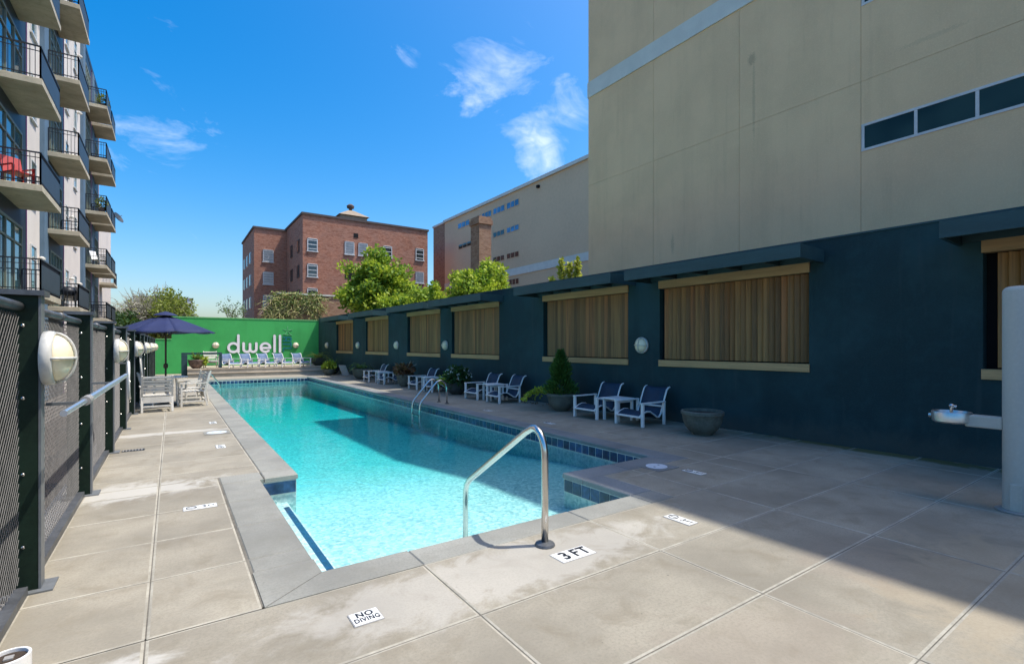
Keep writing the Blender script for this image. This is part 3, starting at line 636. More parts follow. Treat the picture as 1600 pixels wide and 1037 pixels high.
# ------------------------------------------------------------------ chain-link fence
FX = -0.66; PW = 0.19; FY = [1.85 + 2.345*k for k in range(0, 13)]
fence = thing('chain_link_fence', 'tall chain-link fence with wide dark green steel posts along the left deck edge', 'fence', (FX, 1.85, 0))
pm_ = MB().box(-PW, -0.014, -0.05, 0.05, 0, 1.80).mesh('post', 'post'); fm = MB().box(-0.012, 0.0, -0.052, 0.052, 0.012, 1.80).mesh('post_flange', 'flange')
capm = MB().box(-PW-0.02, 0.02, -0.085, 0.085, 1.803, 1.835).mesh('post_cap', 'railpipe'); bp = MB().box(-PW-0.03, 0.06, -0.10, 0.10, 0.0, 0.011).mesh('base_plate', 'flange')
bolt = MB().lathe([(0.009,0),(0.009,0.006),(0.005,0.009)], 8, axis=(0,-1,0)).mesh('bolt', 'steel')
for i, y in enumerate(FY):
    p = child('post', pm_, fence, (0, y-1.85, 0)); child('post_flange', fm, p); child('post_cap', capm, p); child('base_plate', bp, p)
    for z in (0.28, 0.72, 1.18, 1.62): child('bolt', bolt, p, (-PW*0.42, -0.051, z))
def link_panel(W, H, pitch, r):
    mb = MB(); import itertools
    for fam in (1, -1):
        c = -H
        while c < W:
            # line y = c + t, z = t   (or mirrored)
            t0 = max(0, -c); t1 = min(H, W - c)
            if t1 - t0 > 0.02:
                a = Vector((fam*r*1.1, c+t0, t0)); b = Vector((fam*r*1.1, c+t1, t1))
                if fam < 0: a.y = W - a.y; b.y = W - b.y
                mb.tube([a, b], r, 4, cap=False)
            c += pitch
    return mb.mesh('wire_mesh', 'galv')
link = link_panel(2.345-0.12, 1.62, 0.056, 0.0024)
pipe = MB().tube([(0,0,0),(0,2.345-0.10,0)], 0.028, 12).mesh('top_rail', 'railpipe', True); kerb = MB().box(-0.03, 0.03, 0, 2.345-0.20, 0.0, 0.05).mesh('bottom_rail', 'railpipe')
sleeve = MB().tube([(0,0,0),(0,0.16,0)], 0.036, 12).mesh('rail_sleeve', 'railpipe', True)
for i, y in enumerate(FY[:-1]):
    child('wire_mesh', link, fence, (-0.10, y-1.85+0.06, 0.07)); t_ = child('top_rail', pipe, fence, (-0.10, y-1.85+0.05, 1.735))
    child('rail_sleeve', sleeve, t_, (0, 0.05, 0)); child('rail_sleeve', sleeve, t_, (0, 1.2, 0)); child('bottom_rail', kerb, fence, (-0.08, y-1.85+0.10, 0.006))
for k, (i, l) in enumerate(((1, 'large caged lamp on the nearest fence post'), (3, 'second caged lamp along the fence, left of the silver pole tip'), (5, 'third caged lamp along the fence above the hanging hose'),
              (7, 'fourth caged lamp along the fence, before the umbrella'), (9, 'fifth caged lamp along the fence, behind the umbrella pole'), (11, 'last caged lamp along the fence by the green wall'))):
    lamp((FX + 0.001, FY[i], 1.42), (1, 0, 0), l, 'lamps on the fence posts')

bed = MB().box(-2.6, -0.961, -3, 31.5, GZ-0.01, -0.45).build('planting_bed', 'soil'); struct(bed)
# ------------------------------------------------------------------ tall beige block
BX, BY, BH = 10.97, 11.67, 16.5; BS = BX / 11.45
tb = thing('beige_block', 'tall windowed beige stucco block rising behind the navy wall', 'building', (BX, 0, GZ))
MB().box(BX+0.012, 34, -16, BY-0.03, GZ, BH).build('core', 'beigejoint', tb, world=True)
ycol = [BY] + [v * BS for v in (9.48, 6.86, 4.26, 1.62, -1.02, -3.7, -6.4, -9.1)] + [-16]
def bz(z): return round(1.5 + (z - 1.5) * BS, 4) if z > 0 else z
zrow = [GZ, 3.6, 6.80, 9.71]
for i in range(len(ycol)-1):
    y1, y0 = ycol[i], ycol[i+1]; win = 3 <= i <= 5
    zs = [(GZ, 3.6), (3.6, 6.80), (6.80, 9.71), (10.22, 13.1), (13.1, 16.0), (16.0, BH)]
    if win: zs = [(GZ, 3.6), (3.6, 5.39), (5.93, 6.80), (6.80, 8.31), (8.85, 9.71), (10.22, 11.25), (11.79, 13.1), (13.1, 14.2), (14.74, 16.0), (16.0, BH)]
    for (z0, z1) in zs:
        z0r, z1r = z0, z1; z0 = bz(z0); z1 = bz(z1) if z1 != BH else BH
        if z1 <= z0 or z0 >= BH: continue
        z1 = min(z1, BH)
        g0 = 0 if (z0r in (5.93, 8.85, 11.79, 14.74)) else 0.003; g1 = 0 if z1r in (5.39, 8.31, 11.25, 14.2) else 0.003
        MB().box(BX, BX+0.06, y0+0.004, y1-0.004 if i else y1, z0+g0, z1-g1).build('wall_panel', 'beige', tb, world=True)
MB().box(BX-0.03, BX+0.06, -16, BY+0.02, bz(9.71), bz(10.22)).build('string_course', 'band', tb, world=True)
MB().box(BX-0.05, 34.05, -16.05, BY+0.03, BH, BH+0.12).build('parapet_cap', 'band', tb, world=True)
MB().box(BX+0.061, 34, BY-0.03, BY, GZ, BH).build('end_wall', 'beige', tb, world=True)
for zw0 in (5.39, 8.31, 11.25, 14.2):
    wn = MB(); zw = bz(zw0); wh_ = bz(zw0 + 0.54) - zw; y0, y1 = -3.7*BS+0.01, 4.26*BS-0.01
    wn.box(BX-0.012, BX+0.05, y0, y1, zw, zw+0.045); wn.box(BX-0.012, BX+0.05, y0, y1, zw+wh_-0.045, zw+wh_)
    ym = y1
    k = 0; edges = []
    while ym > y0 + 0.4:
        wn.box(BX-0.010, BX+0.05, ym-0.05, ym-0.002, zw+0.045, zw+wh_-0.045); edges.append(ym-0.05); ym -= 0.857*BS
    edges.append(y0)
    wo = wn.build('strip_window', 'winwhite', tb, world=True)
    for a, b in zip(edges, edges[1:]):
        pane = MB().box(BX+0.001, BX+0.009, b+0.052, a-0.002, zw+0.046, zw+wh_-0.046); po = pane.build('pane', 'glassgreen', wo); 
# ------------------------------------------------------------------ far beige building
fb = thing('far_beige_building', 'long beige building with brick end and strips of small windows behind the trees', 'building', (37, 56, GZ))
FBX = 37.0
MB().box(FBX, 60, 20, 73.4, GZ, 21.55).build('wall', 'farbeige', fb, world=True)
MB().box(FBX, 60, 73.41, 77.7, GZ, 21.5).build('brick_end', 'brickdark', fb, world=True)
MB().box(FBX-0.25, 60.1, 19.9, 73.6, 21.56, 21.95).build('parapet', 'band', fb, world=True); MB().box(FBX-0.12, 60.1, 73.62, 77.9, 21.52, 21.85).build('parapet', 'band', fb, world=True)
MB().box(FBX-0.12, FBX+0.1, 20, 73.3, 10.62, 11.55).build('string_course', 'band', fb, world=True)
def far_window(y0, y1, z0, z1, mat):
    f = MB().box(FBX-0.03, FBX+0.1, y0-0.08, y1+0.08, z0-0.08, z1+0.08); fo = f.build('window', 'beigejoint', fb, world=True)
    w = (y1-y0)/3
    for k in range(3): MB().box(FBX-0.05, FBX-0.035, y0+w*k+0.07, y0+w*(k+1)-0.07, z0+0.04, z1-0.04).build('pane', mat, fo)
for (y0, y1) in ((65.2, 68.8), (61.9, 63.9), (59.0, 61.6), (55.6, 58.5), (52.3, 55.1)): far_window(y0, y1, 19.65, 20.45, 'skyglass')
for (y0, y1, m_) in ((64.6, 68.6, 'glass'), (55.7, 58.5, 'glass'), (52.3, 55.1, 'skyglass')): far_window(y0, y1, 16.45, 17.15, m_)
for (y0, y1) in ((55.7, 58.5), (52.3, 55.1)): far_window(y0, y1, 13.0, 13.7, 'glass')
for (y0, y1) in ((55.7, 58.5), (52.3, 54.6)): far_window(y0, y1, 9.45, 10.2, 'glass')
MB().box(FBX-0.3, FBX, 47.9, 48.3, 20.7, 21.0).build('vent_box', 'dark', fb, world=True)

# ------------------------------------------------------------------ brick chimney
ch = thing('brick_chimney', 'square weathered brick chimney rising in front of the far beige building', 'chimney', (18.0, 31, GZ))
MB().box(17.80, 18.80, 30.0, 31.2, GZ, 10.05).build('shaft', 'brickdark', ch, world=True)
MB().box(17.72, 18.88, 29.92, 31.28, 10.06, 10.40).build('cap', 'brickdark', ch, world=True); MB().box(17.79, 18.81, 29.99, 31.21, 10.41, 10.60).build('cap_course', 'brickdark', ch, world=True)

# ------------------------------------------------------------------ red brick building
bb = thing('brick_building', 'old red brick building of two blocks with a small roof vent, behind the green wall', 'building', (20, 75, GZ))
def brick_block(x0, x1, y0, y1, h, holes):
    MB().box(x0, x1, y0, y1, GZ, h).build('wall', 'brick', bb, world=True)
    MB().box(x0-0.15, x1+0.15, y0-0.15, y1+0.15, h+0.001, h+0.28).build('parapet_cap', 'brickcap', bb, world=True)
brick_block(14.15, 31.9, 69, 93, 18.65, 0); brick_block(9.8, 14.14, 80, 94, 18.4, 0)
def jal_window(xc, z0, z1, Y, w=1.35, white=True, nbar=4):
    f = MB(); h = w/2
    f.box(xc-h, xc-h+0.10, Y-0.10, Y+0.05, z0, z1); f.box(xc+h-0.10, xc+h, Y-0.10, Y+0.05, z0, z1); f.box(xc-h, xc+h, Y-0.10, Y+0.05, z1-0.09, z1+0.01); f.box(xc-h-0.08, xc+h+0.08, Y-0.16, Y+0.05, z0-0.12, z0)
    o = f.build('window', 'winwhite', bb, world=True)
    MB().box(xc-h+0.10, xc+h-0.10, Y-0.045, Y-0.03, z0, z1-0.09).build('pane', 'glass', o)
    for k in range(nbar):
        zz = z0 + (z1-z0)*(k+0.62)/nbar
        b = MB(); th = 0.30 if white else 0.09
        b.obox((xc, Y-0.11 if white else Y-0.07, zz-0.05), (h-0.09, 0, 0), (0, 0.015, 0), (0, -0.05 if white else 0, th/2)); b.build('louvre', 'winwhite', o)
for (xc, z0, z1, wh) in ((15.35, 13.95, 15.6, 0), (15.35, 10.55, 12.25, 0), (15.35, 7.3, 9.05, 0), (20.2, 14.0, 15.75, 1), (22.07, 14.0, 15.75, 1), (25.63, 14.1, 15.75, 0), (30.6, 14.2, 15.95, 0), (30.6, 10.8, 12.45, 1), (22.07, 10.6, 12.3, 1)): jal_window(xc, z0, z1, 69, 1.3, wh, 5 if wh else 3)
for (z0, z1, wh) in ((13.7, 15.45, 1), (10.4, 12.2, 1), (6.9, 8.8, 1)): jal_window(11.65, z0, z1, 80, 1.4, wh, 5)
MB().box(19.6, 20.85, 68.96, 69.02, 10.65, 12.35).build('open_window', 'dark', bb, world=True); MB().box(20.8, 21.4, 68.95, 69.02, 16.4, 17.0).build('vent_opening', 'dark', bb, world=True)
for y in (83, 86.5, 90):
    for z0 in (7.0, 10.4, 13.7):
        o = MB().box(9.70, 9.84, y, y+1.3, z0, z0+1.7).build('window', 'winwhite', bb, world=True); MB().box(9.66, 9.695, y+0.12, y+1.18, z0+0.1, z0+1.6).build('pane', 'glass', o)
for y in (71, 75.5):
    for z0 in (7.3, 10.6, 14.0):
        o = MB().box(14.06, 14.2, y, y+1.3, z0, z0+1.7).build('window', 'brickcap', bb, world=True); MB().box(14.02, 14.055, y+0.12, y+1.18, z0+0.1, z0+1.6).build('pane', 'glass', o)
mb = MB().box(19.6, 23.3, 71, 74.5, 18.9, 19.9); rv = mb.build('roof_vent', 'roofstone', bb, world=True)
mb = MB(); mb.add([(19.3,70.7,19.91),(23.6,70.7,19.91),(23.6,74.8,19.91),(19.3,74.8,19.91),(21.1,72.4,21.0),(21.8,72.4,21.0),(21.8,73.1,21.0),(21.1,73.1,21.0)], [(0,1,5,4),(1,2,6,5),(2,3,7,6),(3,0,4,7),(4,5,6,7),(0,3,2,1)]); mb.build('vent_roof', 'roofstone', rv)
MB().lathe([(0.25,20.95),(0.22,21.3),(0.5,21.4),(0.55,21.7),(0.25,21.95)], 12, (21.45,72.75,0)).build('finial', 'brickcap', rv)
# low brick wall with dry vines
vb = thing('vine_wall', 'low brick wall overgrown with straw coloured dry vines behind the green wall', 'wall', (10.5, 50.5, GZ))
mb = MB(); mb.add([(6.7,50,GZ),(14.5,50,GZ),(14.5,50,6.25),(8.1,50,6.25),(6.7,50,4.3),(6.7,52,GZ),(14.5,52,GZ),(14.5,52,6.25),(8.1,52,6.25),(6.7,52,4.3)], [(0,1,2,3,4),(9,8,7,6,5),(3,2,7,8),(4,3,8,9),(0,4,9,5),(1,6,7,2)])
mb.build('wall', 'brickdark', vb, world=True); MB().box(8.2, 14.6, 49.9, 52.1, 6.26, 6.40).build('wall_cap', 'band', vb, world=True)
mb = MB(); lf = MB(); r2 = random.Random(3)
for k in range(380):
    x = 6.9 + 5.0*r2.random()**1.3; z = min(6.3, 4.3 + (x-6.7)*1.5) + r2.uniform(-2.3, 0.15); p = Vector((x, 49.95 - r2.uniform(0, 0.25), z)); path = [p.copy()]
    d = Vector((r2.uniform(-0.5, 0.5), r2.uniform(-0.3, 0.1), r2.uniform(-0.2, 0.5)))
    for j in range(6):
        p = p + d*0.22; d += Vector((r2.uniform(-.5,.5), r2.uniform(-.12,.10), r2.uniform(-0.45, 0.12))); path.append(p.copy())
    mb.tube(path, [0.024]*4+[0.014]*3, 3, cap=False)
    if True:
        for j in range(7 if z > 5.2 else 3): q = path[j] + rvec(r2)*0.15; put_leaf(lf, q, Vector((0,-0.5,0)), 0.20, 0.06, r2)
mb.build('vine_stems', 'straw', vb, world=True); lf.build('vine_leaves', 'leafpale', vb, world=True)

# ------------------------------------------------------------------ apartment building on the left
AX, AO = -4.70, -3.46
ap = thing('apartment_building', 'pale apartment building with dark bays and rows of concrete balconies on the left', 'building', (AX, 34, GZ))
MB().box(-18, AX, 18, 50.5, GZ, 20.6).build('wall', 'stucco', ap, world=True); MB().box(-18.1, AX+0.12, 17.9, 50.6, 20.61, 20.95).build('roof_edge', 'baynavy', ap, world=True)
LV = [3.24 + 3.45*k for k in range(5)]
BAYS = [(20.4, 26.2, 20.9, 25.3), (29.2, 34.2, 30.5, 33.3), (40.7, 44.8, 41.4, 44.0), (45.2, 49.0, 45.6, 48.2)]
for bi, (y0, y1, g0, g1) in enumerate(BAYS):
    MB().box(AX, AX+0.10, y0, y1, GZ, 20.6).build('bay_panel', 'baynavy', ap, world=True)
    MB().box(AX, AX+0.115, y1+0.002, y1+0.10, GZ, 20.6).build('bay_trim', 'plum', ap, world=True)
    if bi: MB().box(AX, AX+0.16, y0-0.002, y0+0.9, GZ, 20.6).build('pilaster', 'bluegrey', ap, world=True)
    for z in [LV[0]-3.45] + LV:
        h = 2.55; zb = z + 0.06; yy0 = max(g0, y0 + (0.95 if bi else 0.1))
        f = MB(); f.box(AX+0.10, AX+0.17, yy0, g1, zb, zb+0.09); f.box(AX+0.10, AX+0.17, yy0, g1, zb+h-0.09, zb+h); f.box(AX+0.10, AX+0.165, yy0, g1, zb+h-0.72, zb+h-0.65)
        n = 4
        for k in range(n+1):
            yc = yy0 + 0.04 + (g1-yy0-0.08)*k/n; f.box(AX+0.101, AX+0.172, yc-0.035, yc+0.035, zb+0.09, zb+h-0.09)
        o = f.build('window', 'winframe', ap, world=True)
        for k in range(n):
            a = yy0 + 0.04 + (g1-yy0-0.08)*k/n + 0.036; b = yy0 + 0.04 + (g1-yy0-0.08)*(k+1)/n - 0.036
            MB().box(AX+0.102, AX+0.125, a, b, zb+0.09, zb+h-0.09).build('pane', 'glassteal', o)
for (yc, w) in ((27.9, 1.0), (35.8, 1.0), (38.6, 1.0)):
    for z in LV:
        f = MB(); a, b, z0, z1 = yc-w/2, yc+w/2, z+0.55, z+2.35
        f.box(AX, AX+0.05, a, a+0.06, z0, z1); f.box(AX, AX+0.05, b-0.06, b, z0, z1); f.box(AX, AX+0.05, a+0.06, b-0.06, z1-0.06, z1); f.box(AX, AX+0.09, a-0.05, b+0.05, z0-0.06, z0); f.box(AX, AX+0.045, a+0.06, b-0.06, z0+1.2, z0+1.25)
        o = f.build('window', 'winwhite', ap, world=True); MB().box(AX+0.003, AX+0.012, a+0.06, b-0.06, z0, z1-0.06).build('pane', 'glassteal', o)
        MB().lathe([(0.02,0),(0.11,0.02),(0.12,0.10),(0.03,0.16)], 10, (AX+0.12, yc+1.05, z+1.9)).build('wall_light', 'offwhite', ap, world=True)
BAL = [(21.9, 25.2), (29.85, 33.2), (41.5, 44.4), (45.0, 47.7)]
def railing(y0, y1, z):
    m = MB(); zt = z + 1.05
    for (a, b) in (((AX+0.18, y0+0.05), (AO-0.05, y0+0.05)), ((AO-0.05, y0+0.05), (AO-0.05, y1-0.05)), ((AX+0.18, y1-0.05), (AO-0.05, y1-0.05))):
        A = Vector((*a, zt)); B = Vector((*b, zt)); m.bar(A, B, 0.05, 0.04); m.bar(A - Vector((0,0,0.95)), B - Vector((0,0,0.95)), 0.035, 0.03); m.bar(A - Vector((0,0,0.16)), B - Vector((0,0,0.16)), 0.025, 0.02)
        n = max(3, int((B-A).length/0.115))
        for k in range(n+1):
            p = A + (B-A)*k/n; w = 0.045 if k in (0, n) else 0.017; m.bar(p - Vector((0,0,1.05)), p, w)
    return m
for (y0, y1) in BAL:
    for z in LV:
        b = MB().slab(AX+0.001, AO, y0, y1, z-0.20, z, 0.012).build('balcony', 'balcony', ap, world=True)
        railing(y0, y1, z).build('railing', 'blackmetal', b)
        MB().box(AO-0.034, AO-0.026, y0+0.06, y1-0.06, z+0.12, z+0.88).build('railing_panel', 'railpanel', b)
# far balconies of the end wing
MB().box(-18, -5.2, 50.51, 66, GZ, 14.0).build('end_wing', 'stucco', ap, world=True)
for z in (3.3, 6.9):
    b = MB().slab(-5.2, -4.1, 55, 58, z-0.2, z, 0.012).build('balcony', 'balcony', ap, world=True)
    m = MB()
    for (p, q) in (((-5.2, 55.05), (-4.15, 55.05)), ((-4.15, 55.05), (-4.15, 57.95))):
        A = Vector((*p, z+1.05)); B = Vector((*q, z+1.05)); m.bar(A, B, 0.05); 
        for k in range(12): c = A + (B-A)*k/11; m.bar(c - Vector((0,0,1.05)), c, 0.02)
    m.build('railing', 'blackmetal', b)
# things on the balconies
def balcony_chair(name, label, mat, loc, rz):
    t = thing(name, label, 'chair', loc, rz); s = MB()
    MB().box(-0.28, 0.28, -0.28, 0.28, 0.36, 0.41).build('seat', mat, t, bevel=0.01)
    MB().obox((0, 0.32, 0.68), (0.28, 0, 0), (0, 0.02, -0.006), (0, 0.08, 0.30)).build('backrest', mat, t, bevel=0.01)
    for sx in (-1, 1):
        MB().box(sx*0.30-0.03, sx*0.30+0.03, -0.28, 0.30, 0.58, 0.61).build('armrest', mat, t)
        for sy in (-1, 1): MB().box(sx*0.27-0.025, sx*0.27+0.025, sy*0.25-0.025, sy*0.25+0.025, 0, 0.36 if sy > 0 else 0.58).build('leg', mat, t)
    return t
balcony_chair('patio_chair', 'red plastic chair on a balcony at the left edge', 'red', (-4.12, 22.4, LV[1]+0.002), R(40))
balcony_chair('patio_chair', 'white chair on a small balcony near the far end of the apartment building', 'white', (-3.95, 42.2, LV[1]+0.002), R(60))
balcony_chair('patio_chair', 'grey chair on the lowest near balcony beside dark grill', 'grey', (-3.95, 31.0, LV[0]+0.002), R(200))
g = thing('kettle_grill', 'black kettle grill standing on the lowest balcony above the fence', 'grill', (-3.9, 30.3, LV[0]+0.002))
MB().lathe([(0.05,0.50),(0.22,0.56),(0.29,0.70),(0.29,0.74),(0.22,0.88),(0.06,0.96)], 16).build('bowl', 'blackmetal', g, True)
for k in range(3): a = R(120*k+20); MB().tube([(0.16*math.cos(a),0.16*math.sin(a),0.55),(0.27*math.cos(a),0.27*math.sin(a),0)], 0.014, 6).build('leg', 'blackmetal', g)
sdh = thing('satellite_dish', 'grey satellite dish fixed to a far balcony against the sky', 'dish', (-3.36, 47.5, LV[2]+0.9))
MB().lathe([(0.05,0),(0.25,0.03),(0.42,0.11),(0.43,0.12),(0.25,0.05),(0.04,0.02)], 18, axis=(0.8,-0.4,0.5)).build('reflector', 'railpanel', sdh, True); MB().tube([(-0.08,0,0),(0.3,-0.15,0.22)], 0.02, 6).build('arm', 'grey', sdh)
def pot_plant(name, label, loc, r, h, mat, cat='plant', group=None): 
    t = thing(name, label, cat, loc, 0, group)
    MB().lathe([(r*0.44,0),(r*0.47,h*0.05),(r*0.62,h*0.13),(r*0.82,h*0.34),(r*0.93,h*0.58),(r*0.975,h*0.82),(r*1.03,h*0.86),(r*1.04,h*0.97),(r*1.0,h),(r*0.91,h),(r*0.89,h*0.86)], 28).build('planter', mat, t, True)
    MB().lathe([(r*0.90,h*0.80),(r*0.90,h*0.88),(r*0.4,h*0.91),(0.01,h*0.92)], 20).build('soil', 'soil', t)
    return t
def bush(mb, c, rad, n, ln, w, r=rng, shell=0.55):
    c = Vector(c); rad = Vector(rad)
    for k in range(n):
        d = rvec(r).normalized(); q = r.uniform(shell, 1.0); p = c + Vector((d.x*rad.x, d.y*rad.y, d.z*rad.z))*q
        put_leaf(mb, p, d, ln, w, r)
for (loc, l) in (((-3.75, 42.3, LV[4]+0.002), 'small potted plant on the topmost far balcony'), ((-3.75, 41.9, LV[2]+0.002), 'small potted plant on a middle far balcony')):
    t = pot_plant('balcony_plant', l, loc, 0.2, 0.3, 'planterclay'); mb = MB(); bush(mb, (0,0,0.6), (0.3,0.3,0.4), 220, 0.14, 0.045); mb.build('leaves', 'leafolive', t)

# ------------------------------------------------------------------ trees
def tree(name, label, base, H, rad, zc, mat, young=None, clumps=60, per=70, leaf=(0.30, 0.10), seed=1, trunk=0.16, bare=0.0, twigs=0, flat=0.8):
    r = random.Random(seed); t = thing(name, label, 'tree', base); top = H
    tk = MB(); tk.tube([(0,0,0),(0.05,0.03,zc*0.4),(-0.04,0.05,zc*0.75),(0,0,zc*0.3+top*0.5)], [trunk,trunk*0.8,trunk*0.6,trunk*0.15], 8)
    cr = MB(); yg = MB(); tw = MB()
    for k in range(clumps):
        d = rvec(r).normalized(); q = r.uniform(0.25, 1.0)**0.6
        lump = 0.84 + 0.20*math.sin(d.x*5+seed) * math.cos(d.y*4+d.z*6+seed*2)
        c = Vector((d.x*rad, d.y*rad, d.z*(top-zc)*(1.0 if d.z > 0 else flat)))*q*lump + Vector((0,0,zc))
        if k % 3 == 0:
            s = Vector((0,0,max(0.6, c.z - rad*r.uniform(0.4,0.9)))); m_ = (s+c)/2 + rvec(r)*0.15*rad; tk.tube([s, m_, c], [trunk*0.4, trunk*0.25, 0.015], 5, cap=False)
        cs = rad*r.uniform(0.17, 0.30)
        is_bare = bare and (c.x < -rad*0.1 or r.random() < bare)
        for j in range(per if not is_bare else 6):
            o = rvec(r); p = c + o*cs; put_leaf(cr, p, o.normalized()*0.5 + d*0.4, leaf[0], leaf[1], r)
        if young and q > 0.5 and (d.z > -0.35) and r.random() < 0.6:
            for j in range(int(per*0.5)):
                o = rvec(r); p = c + d*cs*0.7 + o*cs*0.75; put_leaf(yg, p, d, leaf[0], leaf[1], r)
        if twigs or is_bare:
            for j in range(twigs if not is_bare else max(twigs, 26)):
                p = c + rvec(r)*cs; e = p + (rvec(r) + d*0.5 + Vector((0,0,0.2)))*cs*0.85; tw.tube([p, (p+e)/2 + rvec(r)*cs*0.2, e], [0.03, 0.022, 0.012], 3, cap=False)
    tk.build('trunk', 'bark', t, True, split=False); cr.build('crown', mat, t)
    if young: yg.build('young_leaves', young, t)
    if tw.v: tw.build('twigs', 'twig', t)
    return t
tree('broadleaf_tree', 'large bushy bright green tree in front of the brick building', (14.3, 40.5, GZ), 10.2, 2.95, 6.4, 'leaf', 'leafyoung', 170, 85, (0.34, 0.12), 11, 0.2)
tree('broadleaf_tree', 'smaller yellow-green tree right of the large bushy tree', (14.4, 31.0, GZ), 6.9, 1.7, 4.8, 'leaflime', 'leafyoung', 55, 75, (0.24, 0.085), 5)
tree('broadleaf_tree', 'low bushy tree between the large tree and the yellow-green tree', (14.4, 35.2, GZ), 6.2, 1.9, 4.4, 'leaf', 'leafyoung', 55, 75, (0.26, 0.09), 15)
tree('broadleaf_tree', 'rounded lime green tree below the brick chimney', (13.35, 22.3, GZ), 6.75, 1.7, 4.9, 'leaflime', 'leafyoung', 190, 70, (0.19, 0.075), 23)
def sprig_tree(base):
    r = random.Random(9); t = thing('young_tree', 'young tree with few upright yellow-green shoots beside the tall beige block', 'tree', base); tk = MB(); cr = MB()
    tk.tube([(0,0,0),(0,0,3.2)], [0.09,0.06], 7)
    for (dx, dy, h) in ((-0.75, 0.5, 5.2), (-0.1, 0.25, 6.05), (0.45, 0.0, 5.85), (0.95, -0.3, 6.1), (0.2,0.3,5.2), (-0.3,0.2,4.9), (0.7,-0.1,5.2)):
        s = Vector((0,0,2.6)); e = Vector((dx*0.6, dy*0.6, h)); m_ = Vector((dx*0.45, dy*0.45, 4.0)); tk.tube([s, m_, e], [0.04, 0.025, 0.01], 5, cap=False)
        for k in range(260):
            u = r.uniform(0.05, 1)**0.8; p = m_.lerp(e, u) + rvec(r)*0.24*(1.25-u); put_leaf(cr, p, Vector((0,0,0.3)), 0.17, 0.07, r)
    tk.build('trunk', 'bark', t, True, split=False); cr.build('crown', 'leafsprig', t)
sprig_tree((13.6, 15.9, GZ))
tree('street_tree', 'half bare tree with olive foliage on its right, behind the umbrella', (-1.2, 60, GZ), 8.0, 3.6, 4.9, 'leafolive', None, 260, 75, (0.28, 0.10), 31, 0.22, bare=0.15, twigs=0, flat=0.7)
tree('street_tree', 'low leafy tree behind the fence end by the umbrella', (-3.4, 52.5, GZ), 5.6, 2.0, 3.7, 'leafdark', None, 40, 60, (0.25, 0.09), 33)
tree('street_tree', 'sparse pale tree left of the brick building', (6.6, 75, GZ), 9.3, 2.0, 6.0, 'leafpale', None, 45, 14, (0.24, 0.08), 37, 0.12, twigs=4)
gb = thing('grey_building', 'small distant grey building beside the half bare tree', 'building', (1.5, 122, GZ))
MB().box(-6, 3.5, 118, 130, GZ, 10.6).build('wall', 'winwhite', gb, world=True); MB().box(-6.1, 3.6, 117.9, 130.1, 10.61, 10.9).build('parapet', 'grey', gb, world=True)
for z in (6.5, 8.5):
    for x in (-3.5, -1.2, 1.2): MB().box(x, x+1.2, 117.94, 118.02, z, z+1.2).build('window', 'glass', gb, world=True)

# ------------------------------------------------------------------ sling chairs and side tables
M['slingsunlit'] = pm('sunlit_blue_sling_fabric', (0.10, 0.155, 0.26), 0.6, 0.12, 5, 220, 0.2, 300)  # the blue sling again, its sunlit sheen put into a paler colour
def sling_chair(label, loc, rz, fabric='sling'):
    t = thing('sling_chair', label, 'chair', loc, rz, 'low white chairs with blue slings'); W = 0.27; t.scale = (1, 1, 0.95)
    side = [(-0.36, 0.195), (-0.25, 0.255), (-0.15, 0.285), (-0.04, 0.275), (0.06, 0.215), (0.15, 0.155), (0.21, 0.150), (0.27, 0.215), (0.34, 0.40), (0.42, 0.60), (0.455, 0.675), (0.50, 0.715), (0.545, 0.725)]
    for s in (-1, 1):
        MB().tube([(s*W, y, z) for y, z in side], 0.017, 8).build('side_rail', 'white', t, True)
        MB().obox((s*(W+0.045), -0.01, 0.455), (0.03, 0, 0), (0, 0.34, 0), (0, 0, 0.014)).build('armrest', 'white', t, bevel=0.006)
        MB().obox((s*(W+0.045), -0.315, 0.221), (0.026, 0, 0), (0, 0.024, 0), (0, 0, 0.22)).build('leg', 'white', t, bevel=0.005)
        MB().obox((s*(W+0.045), 0.305, 0.221), (0.024, 0, 0), (0, 0.020, 0), (0, 0, 0.22)).build('leg', 'white', t, bevel=0.005)
    MB().bar((-W-0.03, -0.36, 0.195), (W+0.03, -0.36, 0.195), 0.034).build('front_bar', 'white', t, bevel=0.004)
    MB().bar((-W-0.03, 0.30, 0.36), (W+0.03, 0.30, 0.36), 0.03).build('rear_bar', 'white', t)
    m = MB(); n = len(side)
    for y, z in side: m.v += [(-W+0.012, y, z+0.008), (-W*0.33, y, z-0.008), (W*0.33, y, z-0.008), (W-0.012, y, z+0.008)]
    for i in range(n-1):
        for k in range(3): a = i*4+k; m.f.append((a, a+1, a+5, a+4))
    o = m.build('sling', fabric, t, True, split=False); so = o.modifiers.new('thick', 'SOLIDIFY'); so.thickness = 0.006
    return t
def side_table(label, loc, rz=0):
    t = thing('side_table', label, 'table', loc, rz, 'small white side tables')
    MB().slab(-0.23, 0.23, -0.23, 0.23, 0.425, 0.45, 0.008).build('table_top', 'white', t)
    for sx in (-1, 1):
        for sy in (-1, 1): MB().box(sx*0.19-0.022, sx*0.19+0.022, sy*0.19-0.022, sy*0.19+0.022, 0, 0.424).build('leg', 'white', t)
    MB().box(-0.20, 0.20, -0.205, -0.18, 0.37, 0.42).build('apron', 'white', t); MB().box(-0.20, 0.20, 0.18, 0.205, 0.37, 0.42).build('apron', 'white', t)
    return t
def wx(y): return 8.362 - 0.031*y
